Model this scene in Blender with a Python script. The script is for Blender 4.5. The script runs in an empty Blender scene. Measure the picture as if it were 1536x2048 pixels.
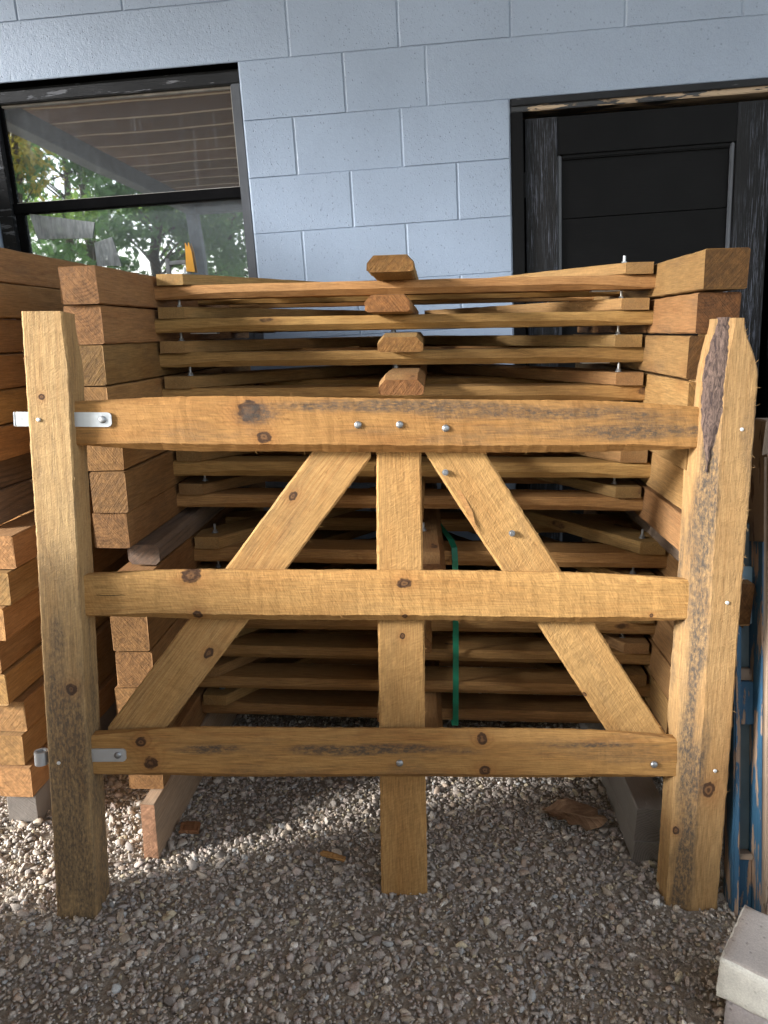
import bpy, bmesh, math, random
import numpy as np
from mathutils import Vector, Matrix, Quaternion

R = math.radians
SC = bpy.context.scene
COL = SC.collection
# ------------------------------------------------------------------ camera
CAM_H = 1.213
cam_d = bpy.data.cameras.new("camera")
cam = bpy.data.objects.new("camera", cam_d)
COL.objects.link(cam)
cam.location = (0, 0, CAM_H)
cam.rotation_euler = (R(90 - 13.55), 0, 0)
cam_d.sensor_fit = 'HORIZONTAL'
cam_d.sensor_width = 36.0
cam_d.lens = 36.0 * 1500 / 1536
cam_d.clip_start = 0.05
cam_d.clip_end = 300
SC.camera = cam
# ------------------------------------------------------------------ light
SUN_EL, SUN_AZ = 19.0, 22.0          # elevation; degrees from due left towards the viewer's side
to_sun = Vector((-math.cos(R(SUN_AZ)) * math.cos(R(SUN_EL)), -math.sin(R(SUN_AZ)) * math.cos(R(SUN_EL)), math.sin(R(SUN_EL))))
W = bpy.data.worlds.new("World")
SC.world = W
W.use_nodes = True
wn = W.node_tree
sky = wn.nodes.new("ShaderNodeTexSky")
sky.sky_type = 'NISHITA'
sky.sun_disc = False
sky.sun_elevation = R(SUN_EL)
sky.sun_rotation = math.atan2(to_sun.x, to_sun.y) % (2 * math.pi)
sky.dust_density = 1.0
sky.ozone_density = 1.0
bg = wn.nodes["Background"]
bg.inputs[1].default_value = 0.15
hs = wn.nodes.new("ShaderNodeHueSaturation")      # thin overcast: the sky's own blue is weak
hs.inputs["Saturation"].default_value = 0.38
wn.links.new(sky.outputs[0], hs.inputs["Color"])
wn.links.new(hs.outputs[0], bg.inputs[0])
sun_d = bpy.data.lights.new("sun", 'SUN')
sun_d.energy = 2.8
sun_d.angle = R(13)
sun_d.color = (1.0, 1.0, 1.0)
sun = bpy.data.objects.new("sun", sun_d)
COL.objects.link(sun)
sun.rotation_euler = (-to_sun).to_track_quat('-Z', 'Y').to_euler()
SC.view_settings.view_transform = 'Standard'
SC.view_settings.look = 'None'
SC.view_settings.exposure = 2.0
SC.view_settings.gamma = 1.0
SC.render.engine = 'CYCLES'
SC.cycles.use_denoising = True
SC.cycles.max_bounces = 8
SC.cycles.diffuse_bounces = 2
SC.cycles.sample_clamp_indirect = 8.0

# ------------------------------------------------------------------ helpers
def link(o, parent=None):
    COL.objects.link(o)
    if parent is not None:
        o.parent = parent
    return o

def tag(o, label=None, cat=None, group=None, kind=None):
    if label: o["label"] = label
    if cat: o["category"] = cat
    if group: o["group"] = group
    if kind: o["kind"] = kind
    return o

def empty(name, mat=None, parent=None):
    o = bpy.data.objects.new(name, None)
    o.empty_display_size = 0.1
    link(o, parent)
    if mat is not None:
        o.matrix_local = mat
    return o

def mesh_obj(name, verts, faces, mats, parent=None, mi=None, smooth=False, mat=None):
    me = bpy.data.meshes.new(name)
    me.from_pydata([tuple(v) for v in verts], [], [tuple(f) for f in faces])
    for m in (mats if isinstance(mats, (list, tuple)) else [mats]):
        me.materials.append(m)
    if mi is not None:
        me.polygons.foreach_set("material_index", np.array(mi, dtype=np.int32))
    if smooth:
        me.polygons.foreach_set("use_smooth", np.ones(len(me.polygons), dtype=bool))
    me.update()
    o = bpy.data.objects.new(name, me)
    link(o, parent)
    if mat is not None:
        o.matrix_local = mat
    return o

class MB:
    """collects shapes and links them as one mesh object"""
    def __init__(s):
        s.v, s.f, s.m = [], [], []
    def add(s, v, f, m=0):
        b = len(s.v)
        s.v += [tuple(x) for x in v]
        for q in f:
            s.f.append(tuple(b + i for i in q)); s.m.append(m)
    def box(s, x0, x1, y0, y1, z0, z1, m=0, c=0.0):
        if c <= 0:
            v = [(x, y, z) for z in (z0, z1) for y in (y0, y1) for x in (x0, x1)]
            s.add(v, [(0, 2, 3, 1), (4, 5, 7, 6), (0, 1, 5, 4), (2, 6, 7, 3), (0, 4, 6, 2), (1, 3, 7, 5)], m)
            return
        bm = bmesh.new()
        bmesh.ops.create_cube(bm, size=1)
        for q in bm.verts:
            q.co = Vector(((x0 + x1) / 2 + q.co.x * (x1 - x0), (y0 + y1) / 2 + q.co.y * (y1 - y0), (z0 + z1) / 2 + q.co.z * (z1 - z0)))
        bmesh.ops.bevel(bm, geom=bm.edges[:], offset=c, segments=2, affect='EDGES')
        bm.verts.index_update()
        s.add([q.co for q in bm.verts], [[q.index for q in f.verts] for f in bm.faces], m)
        bm.free()
    def tube(s, p0, p1, r0, r1=None, n=12, m=0, cap=True):
        r1 = r0 if r1 is None else r1
        p0, p1 = Vector(p0), Vector(p1)
        q = (p1 - p0).to_track_quat('Z', 'Y')
        v = []
        for p, r in ((p0, r0), (p1, r1)):
            for i in range(n):
                a = 2 * math.pi * i / n
                v.append(p + q @ Vector((r * math.cos(a), r * math.sin(a), 0)))
        f = [(i, (i + 1) % n, n + (i + 1) % n, n + i) for i in range(n)]
        if cap:
            f += [tuple(range(n - 1, -1, -1)), tuple(range(n, 2 * n))]
        s.add(v, f, m)
    def obj(s, name, mats, parent=None, mat=None, smooth=False):
        return mesh_obj(name, s.v, s.f, mats, parent, s.m, smooth, mat)

# ------------------------------------------------------------------ node helpers
def newmat(name):
    m = bpy.data.materials.new(name)
    m.use_nodes = True
    t = m.node_tree
    return m, t, t.nodes["Principled BSDF"]

class G:
    """tiny wrapper to write shader maths"""
    def __init__(s, t): s.t = t
    def setin(s, sock, v):
        if isinstance(v, bpy.types.NodeSocket):
            s.t.links.new(v, sock)
        elif hasattr(sock, "default_value"):
            if isinstance(v, (tuple, list)) and len(v) == 3 and sock.type == 'RGBA':
                v = (*v, 1)
            sock.default_value = v
    def node(s, typ, ins=None, **pr):
        n = s.t.nodes.new(typ)
        for k, v in pr.items(): setattr(n, k, v)
        for k, v in (ins or {}).items(): s.setin(n.inputs[k], v)
        return n
    def m(s, op, a, b=0.0, c=None, clamp=False):
        n = s.node("ShaderNodeMath", {0: a, 1: b}, operation=op, use_clamp=clamp)
        if c is not None: s.setin(n.inputs[2], c)
        return n.outputs[0]
    def v(s, op, a, b=(0, 0, 0)):
        n = s.node("ShaderNodeVectorMath", {0: a, 1: b}, operation=op)
        return n.outputs[0]
    def noise(s, vec, scale=1.0, detail=3.0, rough=0.55, dist=0.0):
        n = s.node("ShaderNodeTexNoise", {"Vector": vec, "Scale": scale, "Detail": detail, "Roughness": rough, "Distortion": dist})
        return n
    def step(s, x, lo, hi):
        n = s.node("ShaderNodeMapRange", {0: x, 1: lo, 2: hi, 3: 0.0, 4: 1.0}, interpolation_type='SMOOTHSTEP')
        return n.outputs[0]
    def lin(s, x, lo, hi, a, b):
        n = s.node("ShaderNodeMapRange", {0: x, 1: lo, 2: hi, 3: a, 4: b})
        return n.outputs[0]
    def mix(s, f, a, b, blend='MIX'):
        n = s.node("ShaderNodeMix", data_type='RGBA', blend_type=blend)
        s.setin(n.inputs[0], f); s.setin(n.inputs[6], a); s.setin(n.inputs[7], b)
        return n.outputs[2]
    def bump(s, h, strength=0.5, dist=0.001):
        n = s.node("ShaderNodeBump", {"Height": h, "Strength": strength, "Distance": dist})
        return n.outputs[0]
    def gray(s, val):
        n = s.node("ShaderNodeCombineColor", {0: val, 1: val, 2: val})
        return n.outputs[0]

def wood(name, base=(0.46, 0.25, 0.085), dark=(0.22, 0.095, 0.028), ring=0.5, knots=(), cracks=(), stain=0.0, stainpos=None, saw=0.5,
         endmul=(0.62, 0.48, 0.36), pith=(0.05, -0.06), vary=1.0, weather=0.0, rk=True, period=0.0075):
    base = (base[0] * 0.735, base[1] * 0.70, base[2] * 0.68)
    m, t, b = newmat(name)
    g = G(t)
    tc = g.node("ShaderNodeTexCoord")
    P = tc.outputs["Object"]
    rnd = g.node("ShaderNodeObjectInfo").outputs["Random"]
    off = g.node("ShaderNodeCombineXYZ", {0: g.m('MULTIPLY', rnd, 31.0), 1: g.m('MULTIPLY', rnd, 7.0), 2: g.m('MULTIPLY', rnd, 13.0)}).outputs[0]
    Pn = g.v('ADD', P, off)
    sp = g.node("ShaderNodeSeparateXYZ", {0: P})
    x, y, z = sp.outputs
    low = g.noise(g.v('MULTIPLY', Pn, (1.7, 8.0, 8.0)), 1.0, 2.0)
    ls = g.node("ShaderNodeSeparateColor", {0: low.outputs["Color"]})
    shift = g.m('MULTIPLY', g.m('SUBTRACT', rnd, 0.5), 0.09)
    ry = g.m('ADD', g.m('SUBTRACT', y, pith[0]), g.m('MULTIPLY', g.m('SUBTRACT', ls.outputs[0], 0.5), 0.07))
    rz = g.m('ADD', g.m('ADD', g.m('SUBTRACT', z, pith[1]), shift), g.m('MULTIPLY', g.m('SUBTRACT', ls.outputs[1], 0.5), 0.07))
    rad = g.m('SQRT', g.m('ADD', g.m('MULTIPLY', ry, ry), g.m('MULTIPLY', rz, rz)))
    med = g.noise(g.v('MULTIPLY', Pn, (60.0, 90.0, 90.0)), 1.0, 3.0).outputs["Fac"]
    kmask = None
    khalo = None
    kdist = None
    for (kx, kz, kr) in knots:
        dx = g.m('DIVIDE', g.m('SUBTRACT', x, kx), kr * (0.9 + 0.7 * ((kx * 37.7) % 1.0)))
        dz = g.m('DIVIDE', g.m('SUBTRACT', z, kz), kr)
        d = g.m('SQRT', g.m('ADD', g.m('MULTIPLY', dx, dx), g.m('MULTIPLY', dz, dz)))
        infl = g.m('EXPONENT', g.m('MULTIPLY', g.m('MULTIPLY', d, d), -0.28))
        rad = g.m('ADD', rad, g.m('MULTIPLY', infl, kr * 2.0))
        dn = g.m('ADD', d, g.m('MULTIPLY', g.m('SUBTRACT', med, 0.5), 0.9))
        km = g.step(dn, 1.1, 0.85)
        kdist = d if kdist is None else g.m('MINIMUM', kdist, d)
        kmask = km if kmask is None else g.m('MAXIMUM', kmask, km)
        kh = g.m('MULTIPLY', infl, 0.5)
        khalo = kh if khalo is None else g.m('MAXIMUM', khalo, kh)
    if rk:   # a few random small knots, different on every board
        vo = g.node("ShaderNodeTexVoronoi", {"Vector": g.v('MULTIPLY', Pn, (3.6, 10.0, 10.0)), "Scale": 1.0, "Randomness": 1.0})
        vd = g.m('ADD', vo.outputs["Distance"], g.m('MULTIPLY', g.m('SUBTRACT', med, 0.5), 0.08))
        km = g.m('MULTIPLY', g.step(vd, 0.105, 0.065), 0.85)
        vi = g.step(vo.outputs["Distance"], 0.30, 0.05)
        rad = g.m('ADD', rad, g.m('MULTIPLY', vi, 0.012))
        kmask = km if kmask is None else g.m('MAXIMUM', kmask, km)
        kh = g.m('MULTIPLY', vi, 0.35)
        khalo = kh if khalo is None else g.m('MAXIMUM', khalo, kh)
    ph = g.m('ADD', g.m('MULTIPLY', rad, 2 * math.pi / period), g.m('MULTIPLY', med, 1.4))
    rg = g.m('MULTIPLY_ADD', g.m('SINE', ph), 0.5, 0.5)
    rg = g.m('POWER', rg, 2.2)
    rvar = g.noise(g.v('MULTIPLY', Pn, (4.0, 25.0, 25.0)), 1.0, 2.0).outputs["Fac"]
    rg = g.m('MULTIPLY', rg, g.step(rvar, 0.25, 0.75))
    fib = g.noise(g.v('MULTIPLY', Pn, (22.0, 480.0, 480.0)), 1.0, 4.0, 0.6).outputs["Fac"]
    blo = g.noise(g.v('MULTIPLY', Pn, (3.0, 13.0, 13.0)), 1.0, 4.0, 0.6).outputs["Fac"]
    skew = g.node("ShaderNodeCombineXYZ", {0: g.m('ADD', x, g.m('MULTIPLY', z, 0.45)), 1: y, 2: z}).outputs[0]
    sawn = g.noise(g.v('MULTIPLY', g.v('ADD', skew, off), (280.0, 105.0, 105.0)), 1.0, 3.0, 0.6).outputs["Fac"]
    sawb = g.noise(g.v('MULTIPLY', g.v('ADD', skew, off), (75.0, 4.0, 4.0)), 1.0, 2.0, 0.5).outputs["Fac"]
    col = g.mix(g.m('MULTIPLY', rg, ring), base, dark)
    col = g.mix(1.0, col, g.gray(g.lin(fib, 0.25, 0.75, 0.62, 1.32)), 'MULTIPLY')
    col = g.mix(1.0, col, g.gray(g.lin(sawn, 0.3, 0.7, 1 - 0.15 * saw, 1 + 0.14 * saw)), 'MULTIPLY')
    col = g.mix(g.m('MULTIPLY', g.step(blo, 0.40, 0.72), 0.55), col, g.mix(1.0, col, (0.74, 0.62, 0.50), 'MULTIPLY'))
    pits = g.step(g.noise(g.v('MULTIPLY', Pn, (60.0, 330.0, 330.0)), 1.0, 2.0, 0.5).outputs["Fac"], 0.66, 0.74)
    col = g.mix(g.m('MULTIPLY', pits, 0.5), col, dark)
    if khalo is not None:
        col = g.mix(khalo, col, (base[0] * 0.62, base[1] * 0.42, base[2] * 0.32))
    if kmask is not None:
        if kdist is not None:
            kr_ = g.m('MULTIPLY_ADD', g.m('SINE', g.m('ADD', g.m('MULTIPLY', kdist, 9.0), g.m('MULTIPLY', med, 11.0))), 0.5, 0.5)
            core = g.step(kdist, 0.95, 0.55)
            kc = g.mix(g.m('MULTIPLY', core, kr_), (0.05, 0.023, 0.010), (0.15, 0.072, 0.028))
        else:
            kc = g.mix(g.step(med, 0.35, 0.65), (0.035, 0.016, 0.008), (0.16, 0.075, 0.03))
        col = g.mix(kmask, col, kc)
    for (cx, cz, cl, cw) in cracks:
        a = g.step(g.m('ABSOLUTE', g.m('SUBTRACT', x, cx)), cl, cl * 0.7)
        wob = g.m('MULTIPLY', g.m('SUBTRACT', g.noise(g.v('MULTIPLY', P, (25.0, 0.0, 0.0)), 1.0, 2.0).outputs["Fac"], 0.5), 0.008)
        c2 = g.step(g.m('ABSOLUTE', g.m('ADD', g.m('SUBTRACT', z, cz), wob)), cw, cw * 0.3)
        col = g.mix(g.m('MULTIPLY', a, c2), col, (0.03, 0.014, 0.006))
    if stain > 0:
        s1 = g.noise(g.v('MULTIPLY', Pn, (4.2, 19.0, 19.0)), 1.0, 6.0, 0.62).outputs["Fac"]
        s2 = g.noise(g.v('MULTIPLY', Pn, (90.0, 210.0, 210.0)), 1.0, 3.0, 0.7).outputs["Fac"]
        sm = g.m('MULTIPLY', g.step(s1, 0.50, 0.66), g.lin(s2, 0.3, 0.65, 0.25, 1.0))
        if stainpos:
            acc = None
            for (sx, sz, lx, lz) in stainpos:
                dx = g.m('DIVIDE', g.m('SUBTRACT', x, sx), lx); dz = g.m('DIVIDE', g.m('SUBTRACT', z, sz), lz)
                dd = g.m('SQRT', g.m('ADD', g.m('MULTIPLY', dx, dx), g.m('MULTIPLY', dz, dz)))
                dd = g.m('ADD', dd, g.m('MULTIPLY', g.m('SUBTRACT', s1, 0.5), 2.6))
                q = g.step(dd, 1.1, 0.35)
                acc = q if acc is None else g.m('MAXIMUM', acc, q)
            sm = g.m('MAXIMUM', g.m('MULTIPLY', sm, 0.45), g.m('MULTIPLY', acc, g.lin(s2, 0.3, 0.62, 0.2, 1.0)))
        col = g.mix(g.m('MULTIPLY', sm, stain, clamp=True), col, (0.055, 0.046, 0.038))
    if weather > 0:
        wv = g.noise(g.v('MULTIPLY', Pn, (5.0, 30.0, 30.0)), 1.0, 4.0).outputs["Fac"]
        col = g.mix(g.m('MULTIPLY', g.lin(wv, 0.3, 0.7, 0.7, 1.1), weather, clamp=True), col, (0.20, 0.185, 0.17))
    nx = g.node("ShaderNodeSeparateXYZ", {0: tc.outputs["Normal"]}).outputs[0]
    end = g.step(g.m('ABSOLUTE', nx), 0.80, 0.92)
    ea = g.m('ADD', g.m('MULTIPLY', y, 0.75), g.m('MULTIPLY', z, 0.66)); eb = g.m('SUBTRACT', g.m('MULTIPLY', y, 0.66), g.m('MULTIPLY', z, g.m('MULTIPLY', 0.75, g.m('SIGN', g.m('SUBTRACT', g.m('FRACT', g.m('MULTIPLY', rnd, 5.7)), 0.45)))))
    kerf = g.noise(g.v('ADD', g.node("ShaderNodeCombineXYZ", {0: g.m('MULTIPLY', ea, 16.0), 1: g.m('MULTIPLY', eb, 330.0), 2: 0.0}).outputs[0], off), 1.0, 4.0, 0.6).outputs["Fac"]
    ec = g.mix(g.m('ADD', g.m('MULTIPLY', rg, g.lin(rnd, 0, 1, 0.65, 0.15)), g.m('MULTIPLY', g.step(kerf, 0.42, 0.66), g.lin(rnd, 0, 1, 0.15, 0.60))), base, tuple(k * 0.75 for k in dark))
    ec = g.mix(1.0, ec, g.gray(g.lin(med, 0.3, 0.7, 0.65, 1.25)), 'MULTIPLY')
    ec = g.mix(1.0, ec, endmul, 'MULTIPLY')
    if weather > 0:
        ec = g.mix(weather * 0.9, ec, g.mix(rg, (0.17, 0.155, 0.14), (0.10, 0.09, 0.08)))
    col = g.mix(end, col, ec)
    hv = g.node("ShaderNodeHueSaturation", {0: g.lin(rnd, 0, 1, 0.5 - 0.007 * vary, 0.5 + 0.008 * vary), 1: 1.0,
                                            2: g.lin(g.m('FRACT', g.m('MULTIPLY', rnd, 7.31)), 0, 1, 1 - 0.22 * vary, 1 + 0.16 * vary), 4: col})
    g.setin(b.inputs["Base Color"], hv.outputs[0])
    b.inputs["Roughness"].default_value = 0.78
    b.inputs["Specular IOR Level"].default_value = 0.25
    h = g.m('ADD', g.m('MULTIPLY', fib, 0.55), g.m('ADD', g.m('MULTIPLY', sawn, 0.75 * saw + 0.1), g.m('MULTIPLY', sawb, 0.10 * saw)))
    h = g.m('SUBTRACT', h, g.m('MULTIPLY', pits, 0.25))
    h = g.m('ADD', h, g.m('MULTIPLY', g.m('MULTIPLY', end, g.m('SUBTRACT', med, g.m('MULTIPLY', kerf, 1.6))), 0.8))
    g.setin(b.inputs["Normal"], g.bump(h, 0.85, 0.0017))
    return m

def paint(name, col, rough=0.45, axis=None, bump=0.3, chips=None, chipcol=(0.4, 0.3, 0.2), spec=0.5, grain=1.0, chipgrad=False):
    """painted wood or metal; axis = direction of the wood grain showing through"""
    m, t, b = newmat(name)
    g = G(t)
    P = g.node("ShaderNodeTexCoord").outputs["Object"]
    sc = {None: (90, 90, 90), 'x': (9, 260, 260), 'z': (260, 260, 9)}[axis]
    n1 = g.noise(g.v('MULTIPLY', P, sc), 1.0, 4.0, 0.65).outputs["Fac"]
    n2 = g.noise(P, 6.0, 4.0, 0.6).outputs["Fac"]
    c = g.mix(1.0, col, g.gray(g.lin(n2, 0.3, 0.7, 0.75, 1.25)), 'MULTIPLY')
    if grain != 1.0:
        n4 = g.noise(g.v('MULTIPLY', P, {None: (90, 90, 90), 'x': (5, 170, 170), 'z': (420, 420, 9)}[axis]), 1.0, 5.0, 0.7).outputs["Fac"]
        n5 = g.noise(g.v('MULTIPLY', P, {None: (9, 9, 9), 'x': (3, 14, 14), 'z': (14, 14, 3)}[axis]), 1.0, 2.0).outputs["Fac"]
        c = g.mix(g.m('MULTIPLY', g.step(n4, 0.52, 0.66), g.step(n5, 0.30, 0.62)), c, (col[0] * grain, col[1] * grain * 1.12, col[2] * grain * 1.25))  # pale streaks: glossy highlights along the grain, painted into the colour
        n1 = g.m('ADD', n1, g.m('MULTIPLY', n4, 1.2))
    if chips is not None:
        n3 = g.noise(g.v('MULTIPLY', P, {None: (14, 14, 14), 'x': (7, 45, 45), 'z': (45, 45, 7)}[axis]), 1.0, 6.0, 0.62).outputs["Fac"]
        if chipgrad:
            n3 = g.m('ADD', n3, g.lin(g.node("ShaderNodeSeparateXYZ", {0: P}).outputs[0], 0.85, 1.75, -0.07, 0.10))
        f = g.step(n3, chips, chips + 0.035)
        wn_ = g.noise(g.v('MULTIPLY', P, sc), 0.5, 3.0).outputs["Fac"]
        c = g.mix(f, c, g.mix(wn_, tuple(k * 0.5 for k in chipcol), chipcol))
        g.setin(b.inputs["Roughness"], g.lin(f, 0, 1, rough, 0.85))
        h = g.m('SUBTRACT', n1, g.m('MULTIPLY', f, 0.8))
    else:
        b.inputs["Roughness"].default_value = rough
        h = n1
    g.setin(b.inputs["Base Color"], c)
    b.inputs["Specular IOR Level"].default_value = spec
    g.setin(b.inputs["Normal"], g.bump(h, bump, 0.0015))
    return m

def metal(name, col=(0.62, 0.64, 0.66), rough=0.38, metallic=0.85):
    m, t, b = newmat(name)
    g = G(t)
    P = g.node("ShaderNodeTexCoord").outputs["Object"]
    n = g.noise(P, 120.0, 4.0).outputs["Fac"]
    g.setin(b.inputs["Base Color"], g.mix(n, tuple(k * 0.8 for k in col), col))
    b.inputs["Metallic"].default_value = metallic
    g.setin(b.inputs["Roughness"], g.lin(n, 0.3, 0.7, rough - 0.1, rough + 0.12))
    return m

def concrete(name, col, pit=1.0, rough=0.9, scale=1.0, fleck=0.0):
    m, t, b = newmat(name)
    g = G(t)
    P = g.node("ShaderNodeTexCoord").outputs["Object"]
    n1 = g.noise(P, 14.0 * scale, 5.0, 0.65).outputs["Fac"]
    n2 = g.noise(P, 260.0 * scale, 4.0, 0.7).outputs["Fac"]
    vo = g.node("ShaderNodeTexVoronoi", {"Vector": P, "Scale": 95.0 * scale})
    vsel = g.node("ShaderNodeSeparateColor", {0: vo.outputs["Color"]}).outputs[0]
    hole = g.m('MULTIPLY', g.step(vo.outputs["Distance"], 0.34, 0.12), g.step(vsel, 0.72, 0.78))
    c = g.mix(1.0, col, g.gray(g.lin(n1, 0.3, 0.7, 0.82, 1.16)), 'MULTIPLY')
    c = g.mix(1.0, c, g.gray(g.lin(n2, 0.3, 0.7, 0.84, 1.14)), 'MULTIPLY')
    c = g.mix(g.m('MULTIPLY', hole, 0.6 * pit), c, tuple(k * 0.35 for k in col))
    g.setin(b.inputs["Base Color"], c)
    b.inputs["Roughness"].default_value = rough
    h = g.m('SUBTRACT', g.m('ADD', n2, g.m('MULTIPLY', n1, 0.6)), g.m('MULTIPLY', hole, 1.2 * pit))
    g.setin(b.inputs["Normal"], g.bump(h, 0.6, 0.002))
    return m

def blockpaint(name, rough_tex):
    """thick grey-blue masonry paint over pitted concrete block"""
    m, t, b = newmat(name)
    g = G(t)
    P = g.node("ShaderNodeTexCoord").outputs["Object"]
    n1 = g.noise(P, 2.2, 4.0, 0.6).outputs["Fac"]
    n2 = g.noise(P, 170.0, 4.0, 0.6).outputs["Fac"]
    n3 = g.noise(P, 48.0, 3.0, 0.6).outputs["Fac"]
    vo = g.node("ShaderNodeTexVoronoi", {"Vector": P, "Scale": 85.0})
    vs = g.node("ShaderNodeSeparateColor", {0: vo.outputs["Color"]}).outputs[0]
    pit = g.m('MULTIPLY', g.step(vo.outputs["Distance"], 0.30, 0.10), g.step(vs, 0.80, 0.86))
    v2 = g.node("ShaderNodeTexVoronoi", {"Vector": P, "Scale": 130.0})
    v2s = g.node("ShaderNodeSeparateColor", {0: v2.outputs["Color"]}).outputs[1]
    nub = g.m('MULTIPLY', g.step(v2.outputs["Distance"], 0.42, 0.05), g.step(v2s, 0.55, 0.9))
    base = (0.250, 0.310, 0.402)
    c = g.mix(1.0, base, g.gray(g.lin(n1, 0.3, 0.7, 0.93, 1.08)), 'MULTIPLY')
    c = g.mix(1.0, c, g.gray(g.lin(n2, 0.3, 0.7, 0.95, 1.05)), 'MULTIPLY')
    c = g.mix(g.m('MULTIPLY', pit, 0.28), c, (0.10, 0.105, 0.115))
    if rough_tex:
        sp = g.step(g.noise(P, 95.0, 5.0, 0.7).outputs["Fac"], 0.60, 0.70)
        c = g.mix(g.m('MULTIPLY', sp, 0.35), c, (0.12, 0.125, 0.13))
    g.setin(b.inputs["Base Color"], c)
    g.setin(b.inputs["Roughness"], g.lin(n3, 0.3, 0.7, 0.38, 0.6))
    b.inputs["Specular IOR Level"].default_value = 0.45
    h = g.m('ADD', g.m('MULTIPLY', n2, 0.45 if not rough_tex else 1.0), g.m('ADD', g.m('MULTIPLY', n3, 0.55 if not rough_tex else 1.3), g.m('MULTIPLY', nub, 0.45)))
    h = g.m('SUBTRACT', h, g.m('MULTIPLY', pit, 0.8))
    g.setin(b.inputs["Normal"], g.bump(h, 0.6, 0.0030))
    return m

def plain(name, col, rough=0.7, var=0.25, scale=20.0, metallic=0.0, spec=0.3):
    m, t, b = newmat(name)
    g = G(t)
    P = g.node("ShaderNodeTexCoord").outputs["Object"]
    n = g.noise(P, scale, 4.0, 0.6).outputs["Fac"]
    g.setin(b.inputs["Base Color"], g.mix(1.0, col, g.gray(g.lin(n, 0.3, 0.7, 1 - var, 1 + var)), 'MULTIPLY'))
    b.inputs["Roughness"].default_value = rough
    b.inputs["Metallic"].default_value = metallic
    b.inputs["Specular IOR Level"].default_value = spec
    return m

# ------------------------------------------------------------------ building (empty carries the wall's own frame)
BU = Vector((0.9960998516765125, -0.06620386566967201, 0.05832781206613044))
BN = Vector((0.06604672796844069, 0.9978058360304483, 0.004619881842753498))
BV = Vector((-0.05850568531939955, -0.0007495024818037488, 0.9982867939782322))
BO = Vector((-0.22678772563230754, 3.1050724691480442, 0.004120207644879859))
BM = Matrix(((BU.x, BN.x, BV.x, BO.x), (BU.y, BN.y, BV.y, BO.y), (BU.z, BN.z, BV.z, BO.z), (0, 0, 0, 1)))
bld = empty("block_building", BM)
tag(bld, "grey-blue painted concrete block building with a window, a black door and a porch roof", "building")

M_block = blockpaint("block_paint", False)
M_lintel = blockpaint("lintel_paint", True)
M_black = paint("black_paint", (0.003, 0.003, 0.0035), 0.42, 'z', 1.0, spec=0.16, grain=42.0)  # grain value paints the stiles' highlights as pale streaks
M_blackx = paint("black_paint_across", (0.004, 0.004, 0.0042), 0.45, 'x', 0.4, spec=0.08)
M_blackf = paint("black_frame_paint", (0.003, 0.003, 0.0032), 0.45, 'z', 0.6, spec=0.10)
M_frame = paint("window_frame_paint", (0.016, 0.017, 0.019), 0.40, 'x', 1.0, chips=0.60, chipcol=(0.16, 0.165, 0.18), spec=0.15)
M_jamb = paint("window_jamb_paint", (0.06, 0.066, 0.078), 0.45, 'z', 0.5)
M_chip = paint("chipped_head_paint", (0.014, 0.014, 0.015), 0.35, 'x', 0.8, chips=0.50, chipcol=(0.50, 0.38, 0.26), chipgrad=True)

ZR = [2.405 - 0.2032 * i for i in range(-8, 13)]     # course lines, top to bottom
WIN = (-1.225, -0.192, 1.186, 2.202)
DOOR = (0.812, 1.86, -0.05, 1.999)
def joints(i):
    """vertical joints of the course whose top is ZR[i]"""
    top = ZR[i]
    if abs(top - 2.405) < 0.02:
        return [-1.62 - 0.4064 * k for k in range(5, 0, -1)] + [-1.62, 0.006] + [0.4127 + 0.4064 * k for k in range(0, 10)]
    if abs(top - 2.202) < 0.02:
        return [-3.0 + 0.4064 * k for k in range(5)] + [-1.225, -0.192, 0.203, 0.508, 2.08] + [2.08 + 0.4064 * k for k in range(1, 6)]
    if top > 2.5:
        return [0.006 + 0.2032 * (i % 2) + 0.4064 * k for k in range(-8, 11)]
    half = 0.0 if (round((1.999 - top) / 0.2032) % 2 == 0) else 0.2032
    return [half + 0.4064 * k for k in range(-8, 11)]
def cut(a, b, lo, hi):
    if b <= lo or a >= hi: return [(a, b)]
    r = []
    if a < lo - 0.02: r.append((a, lo))
    if b > hi + 0.02: r.append((hi, b))
    return r
wb = MB()
def block(u0, u1, z0, z1, m):
    jv, jh, d = 0.0060, 0.0024, 0.0032
    rr = random.Random(int(u0 * 977) + int(z0 * 613))
    e = rr.uniform(-0.0012, 0.0012)
    o = [(u0, d, z0), (u1, d, z0), (u1, d, z1), (u0, d, z1)]
    k1 = 0.55
    mid = [(u0 + jv * k1, d * 0.72, z0 + jh * k1), (u1 - jv * k1, d * 0.72, z0 + jh * k1), (u1 - jv * k1, d * 0.72, z1 - jh * k1), (u0 + jv * k1, d * 0.72, z1 - jh * k1)]
    i = [(u0 + jv, e, z0 + jh), (u1 - jv, e, z0 + jh), (u1 - jv, e, z1 - jh), (u0 + jv, e, z1 - jh)]
    f = [(8, 9, 10, 11)]
    for a in range(4):
        b_ = (a + 1) % 4
        f.append((a, b_, 4 + b_, 4 + a)); f.append((4 + a, 4 + b_, 8 + b_, 8 + a))
    wb.add(o + mid + i, f, m)
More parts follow.
